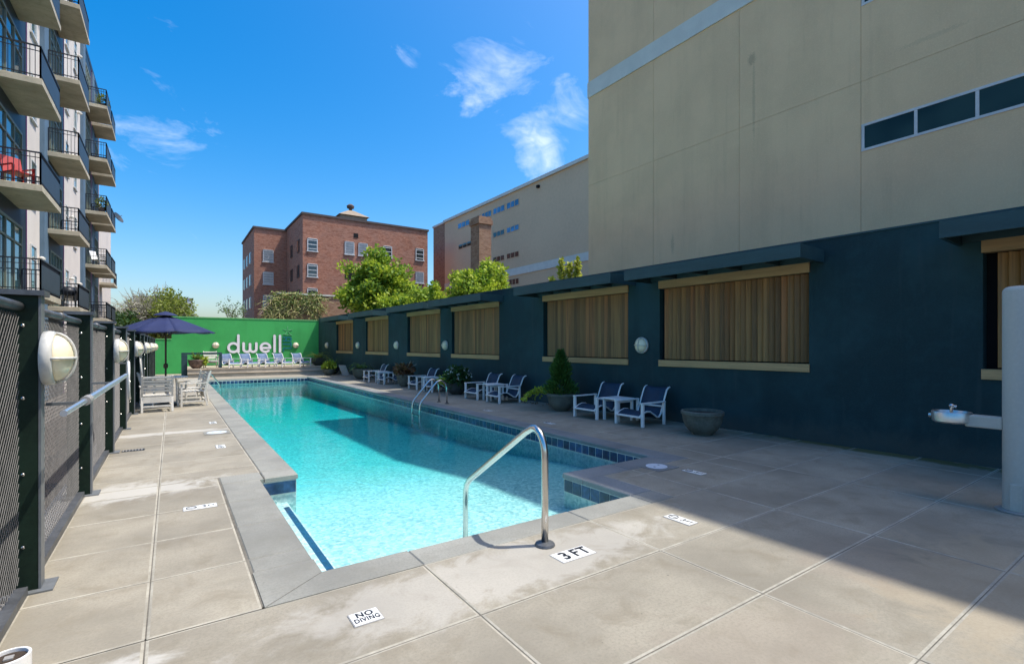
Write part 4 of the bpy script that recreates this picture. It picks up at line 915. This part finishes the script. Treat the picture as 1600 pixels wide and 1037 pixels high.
CH = [(6.43, 'blue sling chair beside the empty stone bowl, nearest of all'), (7.58, 'blue sling chair next to the conical evergreen planter'), (10.95, 'blue sling chair left of the evergreen, with trailing vine behind'), (12.05, 'blue sling chair right of the white-flowered bush'),
      (14.7, 'blue sling chair half hidden behind the white-flowered bush'), (15.85, 'blue sling chair right of the brown withered planter'), (18.7, 'blue sling chair left of the brown withered planter'), (20.3, 'blue sling chair farthest along the navy wall')]
for y, l in CH: sling_chair(l, (wx(y) - 0.78, y, 0.002), R(-90) + rng.uniform(-0.06, 0.06))
for y, l in ((7.02, 'white side table between the two nearest sling chairs'), (11.5, 'white side table between the sling chairs left of the evergreen'), (15.28, 'white side table behind the pool ladder'), (19.5, 'white side table between the two farthest wall chairs')): side_table(l, (wx(y) - 0.74, y, 0.002))
for i, (x, l) in enumerate(((2.45, 'sunlit blue sling chair leftmost in the row on the terrace'), (3.28, 'sunlit blue sling chair second from left in the terrace row'), (4.08, 'sunlit blue sling chair in the middle of the terrace row'), (4.85, 'sunlit blue sling chair second from right in the terrace row'), (5.75, 'sunlit blue sling chair rightmost in the terrace row'))):
    sling_chair(l, (x, 28.3, 0.387), R(26) + rng.uniform(-0.05, 0.05), 'slingsunlit')

# ------------------------------------------------------------------ white slat chairs, table and umbrella
def slat_chair(label, loc, rz):
    t = thing('slat_armchair', label, 'chair', loc, rz, 'white slatted armchairs'); W = 0.29; t.scale = (0.9, 0.9, 0.88)
    for k in range(6): MB().box(-W, W, -0.28+k*0.092, -0.28+k*0.092+0.075, 0.40, 0.425).build('seat_slat', 'offwhite', t)
    for k in range(5): z = 0.50 + k*0.085; MB().obox((0, 0.27+(z-0.42)*0.22, z+0.035), (W, 0, 0), (0, 0.011, -0.003), (0, 0.006, 0.029)).build('back_slat', 'offwhite', t)
    for s in (-1, 1):
        MB().bar((s*(W+0.02), 0.25, 0.38), (s*(W+0.02), 0.375, 0.93), 0.04).build('back_post', 'offwhite', t); MB().box(s*(W+0.03)-0.035, s*(W+0.03)+0.035, -0.32, 0.30, 0.63, 0.655).build('armrest', 'offwhite', t, bevel=0.006)
        MB().bar((s*(W+0.02), -0.28, 0), (s*(W+0.02), -0.28, 0.628), 0.045).build('leg', 'offwhite', t); MB().bar((s*(W+0.02), 0.32, 0), (s*(W+0.02), 0.25, 0.38), 0.045).build('leg', 'offwhite', t)
        MB().box(s*(W+0.02)-0.015, s*(W+0.02)+0.015, -0.255, 0.23, 0.12, 0.16).build('stretcher', 'offwhite', t)
    MB().box(-W, W, -0.30, -0.285, 0.34, 0.40).build('apron', 'offwhite', t); MB().box(-W, W, 0.285, 0.315, 0.13, 0.17).build('stretcher', 'offwhite', t); MB().box(-W, W, 0.262, 0.29, 0.24, 0.385).build('apron', 'offwhite', t)
    return t
slat_chair('white slatted armchair seen from behind by the fence', (-0.28, 13.95, 0.002), R(180+4)); slat_chair('white slatted armchair under the umbrella, nearest the pool', (0.42, 14.75, 0.002), R(-84)); slat_chair('white slatted armchair behind the umbrella table', (0.45, 15.75, 0.002), R(-70))
slat_chair('white slatted armchair by the fence under the umbrella', (-0.35, 15.35, 0.002), R(95))
slat_chair('white slatted armchair on the terrace beside the agave', (1.62, 28.75, 0.387), R(6))
tb_ = thing('patio_table', 'round white table under the navy umbrella', 'table', (-0.12, 15.0, 0.002))
MB().lathe([(0.02,0.69),(0.46,0.69),(0.47,0.70),(0.47,0.715),(0.46,0.72),(0.02,0.72)], 28).build('table_top', 'offwhite', tb_)
for k in range(4): a = R(45+90*k); MB().tube([(0.36*math.cos(a),0.36*math.sin(a),0),(0.30*math.cos(a),0.30*math.sin(a),0.688)], 0.02, 8).build('leg', 'offwhite', tb_)
um = thing('patio_umbrella', 'open navy blue patio umbrella by the fence', 'umbrella', (-0.12, 15.0, 0.0), R(10))
MB().tube([(0,0,0.0),(0,0,2.34)], 0.022, 10).build('pole', 'bronze', um, True); MB().lathe([(0.26,0.0),(0.26,0.04),(0.08,0.09),(0.05,0.28),(0.03,0.30)], 20, (0,0,0.001)).build('base', 'planterdark', um, True)
MB().lathe([(0.03,0.93),(0.05,0.95),(0.05,1.03),(0.03,1.05)], 12).build('crank_hub', 'bronze', um); 
UR, UA, UZ = 1.09, 2.25, 1.83
def upt(a, q):
    z = UA + (UZ-UA)*(q**1.15); return Vector((UR*q*math.cos(a), UR*q*math.sin(a), z))
for k in range(8):
    a0, a1 = R(45*k), R(45*(k+1)); m = MB(); qs = [0.1, 0.3, 0.5, 0.7, 0.85, 1.0]
    for q in qs:
        p, e_ = upt(a0, q), upt(a1, q)
        for u in (0, .25, .5, .75, 1): c = p.lerp(e_, u); c.z -= 0.035*q*math.sin(math.pi*u); m.v.append(tuple(c))
    for i in range(len(qs)-1):
        for j in range(4): b_ = i*5+j; m.f.append((b_, b_+5, b_+6, b_+1))
    po = m.build('canopy_panel', 'umbrella', um, True, split=False); so = po.modifiers.new('t', 'SOLIDIFY'); so.thickness = 0.004; so.offset = -1
    p = upt(a0, 1.0); MB().tube([upt(a0,0.03)-Vector((0,0,0.02)), upt(a0,0.5)-Vector((0,0,0.02)), p-Vector((0,0,0.015))], 0.008, 5).build('rib', 'bronze', um)
    MB().tube([(0.03*math.cos(a0),0.03*math.sin(a0),1.72), tuple(upt(a0,0.52)-Vector((0,0,0.03)))], 0.007, 5).build('strut', 'bronze', um)
MB().lathe([(0.26,2.235),(0.20,2.275),(0.06,2.325),(0.01,2.34)], 16).build('vent_cap', 'umbrella', um, True)

# ------------------------------------------------------------------ planters along the navy wall
t = pot_plant('stone_bowl', 'empty round grey stone bowl planter at the foot of the navy wall', (7.38, 5.08, 0.002), 0.335, 0.40, 'planter', 'planter')
t = pot_plant('evergreen_planter', 'conical dark evergreen shrub with trailing vine in a stone bowl', (7.38, 8.75, 0.002), 0.33, 0.40, 'planter')
mb = MB(); r = random.Random(4)
for k in range(4200):
    u = r.random()**0.8; z = 0.36 + 0.98*u; rr = 0.40*(1-u)**0.75*(0.74+0.26*math.sin(z*13+r.random()*2.5)) * r.uniform(0.35, 1.12)**0.5; a = r.uniform(0, 2*math.pi)
    p = Vector((rr*math.cos(a)-0.02, rr*math.sin(a), z)); d = (Vector((math.cos(a), math.sin(a), 0.9)) + rvec(r)*0.6).normalized(); mb.leaf(p, d, d.cross(rvec(r)).normalized(), r.uniform(0.05,0.13), r.uniform(0.012,0.022))
mb.build('foliage', 'leafcon', t); MB().tube([(0,0,0.3),(0,0,1.1)], [0.025,0.008], 6).build('stem', 'bark', t)
mb = MB(); st = MB()
for k in range(9):
    a = R(100 + r.uniform(-45, 45)); p = Vector((0.25*math.cos(a), 0.25*math.sin(a), 0.38)); path = [p.copy()]; d = Vector((math.cos(a), math.sin(a), 0.6))
    for j in range(7):
        p = p + d*0.085; d += Vector((r.uniform(-.15,.15), r.uniform(-.1,.15), -0.27)); path.append(p.copy())
        for q in range(7): put_leaf(mb, p + rvec(r)*0.05, Vector((0,0,0.3)), 0.075, 0.026, r)
    st.tube(path, 0.006, 4, cap=False)
mb.build('vine_leaves', 'leafyellow', t); st.build('vine_stems', 'bark', t)
t = pot_plant('flower_planter', 'dark leafy bush with white flowers and lime plant in a dark pot', (7.2, 13.5, 0.002), 0.34, 0.36, 'planterdark')
mb = MB(); bush(mb, (0.02,-0.05,0.50), (0.42,0.40,0.36), 1500, 0.11, 0.04, r, 0.3); mb.build('foliage', 'leafdark', t)
mb = MB()
for k in range(26):
    d = rvec(r).normalized(); d.z = abs(d.z)*0.8; c = Vector((0.02,-0.05,0.50)) + Vector((d.x*0.42, d.y*0.40, d.z*0.40))
    for q in range(7): put_leaf(mb, c + rvec(r)*0.025, d, 0.05, 0.024, r)
mb.build('flowers', 'petal', t); mb = MB(); bush(mb, (-0.30, 0.20, 0.42), (0.20,0.18,0.14), 260, 0.10, 0.034, r, 0.2); mb.build('lime_leaves', 'leafyellow', t)
t = pot_plant('withered_planter', 'withered brown plant in a round stone pot between sling chairs', (6.98, 17.05, 0.002), 0.30, 0.44, 'planter')
mb = MB(); bush(mb, (0,0,0.60), (0.38,0.38,0.22), 620, 0.15, 0.055, r, 0.2); mb.build('foliage', 'leafbrown', t)
st = MB()
for k in range(7): a = r.uniform(0, 6.28); st.tube([(0,0,0.4),(0.2*math.cos(a),0.2*math.sin(a),0.7),(0.5*math.cos(a),0.5*math.sin(a),0.86+r.uniform(-.1,.1))], 0.008, 4)
st.build('stems', 'twig', t)
def fern(t, h0, n, L, mat, r, up=0.8):
    mb = MB()
    for k in range(n):
        a = r.uniform(0, 6.28); d = Vector((math.cos(a)*r.uniform(.4,1), math.sin(a)*r.uniform(.4,1), up*r.uniform(.6,1.3))); p = Vector((0.05*math.cos(a), 0.05*math.sin(a), h0)); s = L*r.uniform(0.6,1.1)/9
        for j in range(9):
            p = p + d.normalized()*s; d.z -= 0.16; u = d.cross(Vector((0,0,1))).normalized(); w = 0.11*(1-j/10)
            for sg in (-1, 1): mb.leaf(p, (u*sg + d.normalized()*0.5).normalized(), d.normalized().cross(u), w*1.2, 0.022) if False else mb.leaf(p, (u*sg + d.normalized()*0.5).normalized(), d.normalized(), w*1.2, 0.022)
    mb.build('fronds', mat, t)
t = pot_plant('fern_planter', 'pale green fern in a tapered stone pot beside the pool', (6.98, 22.0, 0.002), 0.42, 0.46, 'planter'); fern(t, 0.42, 46, 0.85, 'leafpale', r)
t = pot_plant('lime_planter', 'small lime green plant in a grey pot near the terrace', (6.55, 25.9, 0.002), 0.30, 0.30, 'planter'); mb = MB(); bush(mb, (0,0,0.42), (0.34,0.34,0.22), 420, 0.15, 0.05, r, 0.2); mb.build('foliage', 'leafyellow', t)
t = pot_plant('fern_planter', 'loose leafy plant in a dark pot behind the small lime plant', (6.95, 26.7, 0.002), 0.36, 0.42, 'planterdark'); fern(t, 0.4, 40, 1.0, 'leafpale', r, 1.1)
t = pot_plant('fern_planter', 'spreading plant in a dark pot at the corner of the terrace', (6.75, 28.9, 0.387), 0.42, 0.40, 'planterdark'); fern(t, 0.38, 44, 0.95, 'leafolive', r, 0.8)
t = pot_plant('agave_planter', 'yellow-green spiky plant in a brown pot inside the navy frame', (0.98, 28.25, 0.387), 0.34, 0.42, 'planterclay')
mb = MB()
for k in range(60):
    a = r.uniform(0, 6.28); e = r.uniform(0.25, 1.3); d = Vector((math.cos(a)*math.cos(e), math.sin(a)*math.cos(e), math.sin(e))); u = d.cross(Vector((0,0,1))).normalized(); mb.leaf(Vector((0.04*math.cos(a),0.04*math.sin(a),0.4)), d, u, r.uniform(0.3,0.5), 0.035)
mb.build('spikes', 'leafpale', t); mb = MB(); bush(mb, (0.30,-0.05,0.36), (0.16,0.16,0.22), 160, 0.13, 0.04, r, 0.2); mb.build('trailing_leaves', 'leafyellow', t)
lb = thing('leaning_board', 'grey curved board leaning against the navy wall near the far planters', 'board', (6.95, 24.6, 0.002), R(60))
MB().obox((0,0,0.27), (0.05,0,0), (0,0.17,0.0), (0.0,0.10,0.26)).build('board', 'grey', lb, bevel=0.02); MB().box(-0.08, 0.08, -0.14, -0.02, 0, 0.02).build('foot', 'grey', lb)
# fallen leaves under the evergreen
mb = MB()
for k in range(60): p = Vector((rng.uniform(7.5,7.95), rng.uniform(9.1,10.5), 0.012)); d = Vector((rng.uniform(-1,1), rng.uniform(-1,1), 0.25)).normalized(); mb.leaf(p, d, d.cross(Vector((0,0,1))).normalized(), 0.07, 0.022)
fl = mb.build('leaf_litter', 'leafbrown'); fl['kind'] = 'stuff'; fl['label'] = 'dry fallen leaves on the deck along the navy wall'; fl['category'] = 'leaf litter'

# ------------------------------------------------------------------ rails, ladder, grab bar
hr = thing('pool_handrail', 'curved stainless steel handrail rising from the deck into the near pool steps', 'handrail', (2.31, 2.93, 0.002))
path = [(0,0,0.0),(0,0,0.30),(0,0,0.62)]
path += [(0, 0.13 - 0.13*math.cos(a), 0.66 + 0.20*math.sin(a)) for a in [R(d) for d in (10,25,40,55,70,85,100)]]
e1 = Vector((0, 0.24, 0.815)); e2 = Vector((0, 1.14, 0.235)); path += [e1, e1.lerp(e2,.5), e2, (0,1.19,0.185), (0,1.215,0.12), (0,1.22,0.02), (0,1.22,-0.60)]
MB().tube(path, 0.0265, 16).build('rail', 'steel', hr, True, split=False)
MB().lathe([(0.075,0),(0.078,0.004),(0.070,0.018),(0.040,0.026),(0.030,0.03)], 28).build('escutcheon', 'railpipe', hr, True)
ld = thing('pool_ladder', 'stainless steel pool ladder on the right side of the pool', 'ladder', (5.84, 11.70, 0.002))
for yy in (-0.23, 0.23):
    path = [(0,yy,0),(0,yy,0.40),(-0.03,yy,0.50),(-0.09,yy,0.57),(-0.18,yy,0.60),(-0.27,yy,0.575),(-0.35,yy,0.50),(-0.70,yy,0.10),(-0.74,yy,0.02),(-0.75,yy,-0.10),(-0.75,yy,-0.58)]
    MB().tube(path, 0.024, 12).build('rail', 'steel', ld, True, split=False); MB().lathe([(0.06,0),(0.06,0.012),(0.03,0.022)], 16, (0,yy,0)).build('escutcheon', 'railpipe', ld)
for z in (-0.28, -0.48): MB().box(-0.80, -0.70, -0.21, 0.21, z, z+0.03).build('tread', 'steel', ld, bevel=0.005)
gr = thing('grab_rail', 'small curved grab rail at the far left edge of the pool', 'handrail', (0.95, 21.6, 0.002))
MB().tube([(0,0,0),(0,0,0.34),(0.04,0.02,0.43),(0.12,0.04,0.475),(0.20,0.07,0.46),(0.30,0.10,0.38),(0.55,0.2,0.02),(0.58,0.21,-0.1),(0.58,0.21,-0.5)], 0.024, 12).build('rail', 'steel', gr, True, split=False); MB().lathe([(0.06,0),(0.06,0.012),(0.03,0.022)], 16).build('escutcheon', 'railpipe', gr)

# ------------------------------------------------------------------ deck markers, lids, drain
def marker(label, x, y, w, h, items, group=None, rz=0):
    t = thing('depth_marker', label, 'marker tile', (x, y, 0.0025), rz, group)
    MB().slab(-w/2-0.006, w/2+0.006, -h/2-0.006, h/2+0.006, -0.01, 0.0008, 0.001).build('tile_surround', 'grey', t)
    MB().slab(-w/2, w/2, -h/2, h/2, -0.01, 0.003, 0.001).build('tile', 'markwhite', t)
    for (me, lx, ly) in items: child('print', me, t, (lx, ly, 0.0036))
    return t
def tmesh(s, size, sx=0.95, bold=0.0022):
    me = text_mesh(s, size, 0.0004, 'markblack', bold=bold, spacing=1.12)
    for v in me.vertices: v.co.x *= sx
    return me
t3 = tmesh('3', 0.155, 0.9, 0.0045); tft = tmesh('FT', 0.155, 0.85, 0.0045); tno = tmesh('NO', 0.068, 0.85, 0.0022); tdv = tmesh('DIVING', 0.060, 0.64, 0.0018)
marker('white tile reading 3 FT in front of the near pool edge', 2.38, 2.69, 0.305, 0.15, [(t3, -0.075, 0), (tft, 0.065, 0)])
marker('white tile reading NO DIVING left of the 3 FT tile on the near deck', 0.885, 2.715, 0.155, 0.13, [(tno, 0, 0.028), (tdv, 0, -0.026)])
bar_me = MB().box(-0.036, 0.036, -0.005, 0.005, 0, 0.0006).mesh('print', 'markblack'); ring_me = MB().tube([(0.04*math.cos(R(15*k)), 0.04*math.sin(R(15*k)), 0.0) for k in range(25)], 0.004, 4, cap=False).mesh('print', 'markblack')
m3s = tmesh('3', 0.09, 0.9, 0.001); mft = tmesh('FT', 0.062, 0.9, 0.0008)
def small_pair(label, x, y, rz): marker(label, x, y, 0.26, 0.115, [(ring_me, -0.07, 0), (bar_me, -0.07, 0), (m3s, 0.03, 0), (mft, 0.088, 0)], 'small deck depth markers', rz)
small_pair('small depth marker tile on the left deck beside the near pool steps', 0.22, 5.43, 0); small_pair('small depth marker tile at the edge of the large shadow', 3.61, 2.70, R(-90)); small_pair('small depth marker tile in the shade behind the white round lid', 5.10, 3.62, R(-90))
small_pair('small depth marker tile on the left deck just nearer than the white lid', 0.60, 8.5, R(90)); small_pair('small depth marker tile on the left deck just beyond the white lid', 0.66, 11.2, R(90)); small_pair('small depth marker tile on the shaded deck near the evergreen', 6.0, 7.46, R(-90)); small_pair('small depth marker tile on the shaded deck near the ladder', 6.0, 9.72, R(-90))
def lid(label, x, y, r=0.125):
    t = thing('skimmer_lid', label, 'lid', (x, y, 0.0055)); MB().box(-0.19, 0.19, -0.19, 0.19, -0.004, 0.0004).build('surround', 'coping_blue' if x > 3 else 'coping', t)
    MB().lathe([(r,0.0004),(r,0.003),(r-0.006,0.005),(0.01,0.005)], 32).build('cover', 'lid', t)
    for s in (-1, 1): MB().lathe([(0.014,0.0052),(0.014,0.0058),(0.002,0.0058)], 12, (s*0.06, 0.02*s, 0)).build('finger_hole', 'markblack', t)
lid('round white skimmer lid on the shaded deck by the pool corner', 4.95, 4.05, 0.13); lid('round white skimmer lid on the sunlit left deck', 0.64, 9.9, 0.15)
dr = thing('floor_drain', 'small dark floor drain on the left deck by the fence', 'drain', (-0.45, 8.9, 0.003)); MB().box(-0.13, 0.13, -0.07, 0.07, -0.002, 0.0008).build('tray', 'markblack', dr)
for k in range(7): MB().box(-0.12+k*0.035, -0.105+k*0.035, -0.06, 0.06, 0.001, 0.004).build('grate_bar', 'grey', dr)

# ------------------------------------------------------------------ drinking fountain post
fo = thing('drinking_fountain', 'grey drinking fountain with a bowl arm on a tall round post at the right edge', 'fountain', (6.30, 1.10, 0.002))
prof = [(0.11,0.0),(0.11,1.98)] + [(0.11-0.05*(1-math.cos(a)), 1.98+0.05*math.sin(a)) for a in [R(d) for d in (20,40,60,80,90)]] + [(0.01, 2.035)]
MB().lathe(prof, 40).build('post', 'fountain', fo, True)
MB().box(-0.055, 0.055, 0.10, 0.36, 0.725, 0.838).build('arm', 'fountain', fo, bevel=0.012)
MB().lathe([(0.02,0.745),(0.13,0.745),(0.150,0.76),(0.155,0.845),(0.150,0.852),(0.138,0.852),(0.125,0.825),(0.02,0.815)], 36, (0,0.47,0)).build('bowl', 'satin', fo, True)
bub = MB().tube([(0,0.47,0.81),(0,0.47,0.885),(0.0,0.455,0.905),(0,0.43,0.90)], 0.014, 10); b_ = bub.build('bubbler', 'steel', fo, True); MB().lathe([(0.024,0.90),(0.026,0.91),(0.014,0.925)], 12, (0,0.47,0)).build('bubbler_cap', 'steel', b_)
MB().lathe([(0.022,0),(0.022,0.02),(0.012,0.024)], 14, (0,0.625,0.80), (0,1,0)).build('push_button', 'steel', fo)
MB().box(-0.122, -0.107, -0.04, 0.04, 0.02, 0.26).build('access_panel', 'fountain', fo, bevel=0.004); MB().lathe([(0.16,0),(0.16,0.012),(0.13,0.02)], 32).build('base_ring', 'grey', fo)

# ------------------------------------------------------------------ pole, hook, hose, short pipe
po = thing('telescopic_pole', 'silver telescopic pool pole hung along the fence', 'pole', (-0.47, 3.5, 1.14))
MB().tube([(0,0,0),(0.01,1.1,0.0)], 0.017, 10).build('inner_tube', 'alu', po, True); MB().tube([(0.01,0.75,0),(0.02,4.0,0.0)], 0.024, 12).build('outer_tube', 'alu', po, True)
MB().tube([(0.01,0.70,0),(0.01,0.86,0)], 0.030, 12).build('lock_collar', 'grey', po, True)
for yy in (0.85, 3.0): MB().bar((0.015, yy, -0.022), (-0.20, yy, -0.022), 0.02, 0.02).build('bracket', 'flange', po)
hk = thing('rescue_hook', 'white curved rescue hook hanging on the fence behind the silver pole', 'hook', (-0.56, 9.6, 0.72))
MB().tube([(0,0.25,0.50),(0.01,0.10,0.52),(0.02,-0.02,0.44),(0.02,-0.06,0.28),(0.02,-0.03,0.10),(0.02,0.08,-0.02),(0.02,0.2,-0.06)], 0.018, 8).build('hook', 'white', hk, True, split=False); MB().bar((0,0.25,0.50), (-0.12,0.25,0.50), 0.02).build('bracket', 'flange', hk)
hs_ = thing('garden_hose', 'beige hose loop hanging from the fence post', 'hose', (-0.58, 14.1, 1.25))
MB().tube([(0,-0.25,0),(0.02,-0.24,-0.35),(0.03,-0.15,-0.55),(0.03,0.0,-0.62),(0.03,0.15,-0.55),(0.02,0.25,-0.35),(0.0,0.27,0.0)], 0.016, 8).build('hose', 'offwhite', hs_, True, split=False); MB().bar((0.01,-0.28,0.0),(0.01,0.30,0.0),0.03).build('hanger', 'flange', hs_)
pv = thing('pipe_stub', 'short white pipe with dark cap standing in the bottom left corner', 'pipe', (-0.60, 3.10, 0.002))
MB().lathe([(0.075,0),(0.075,0.11),(0.068,0.113),(0.064,0.11),(0.064,0.09)], 32).build('pipe', 'white', pv, True); MB().lathe([(0.063,0.085),(0.063,0.095),(0.02,0.099),(0.002,0.099)], 24).build('cap', 'soil', pv); MB().box(-0.016, 0.016, -0.016, 0.016, 0.099, 0.106).build('cap_nut', 'grey', pv)
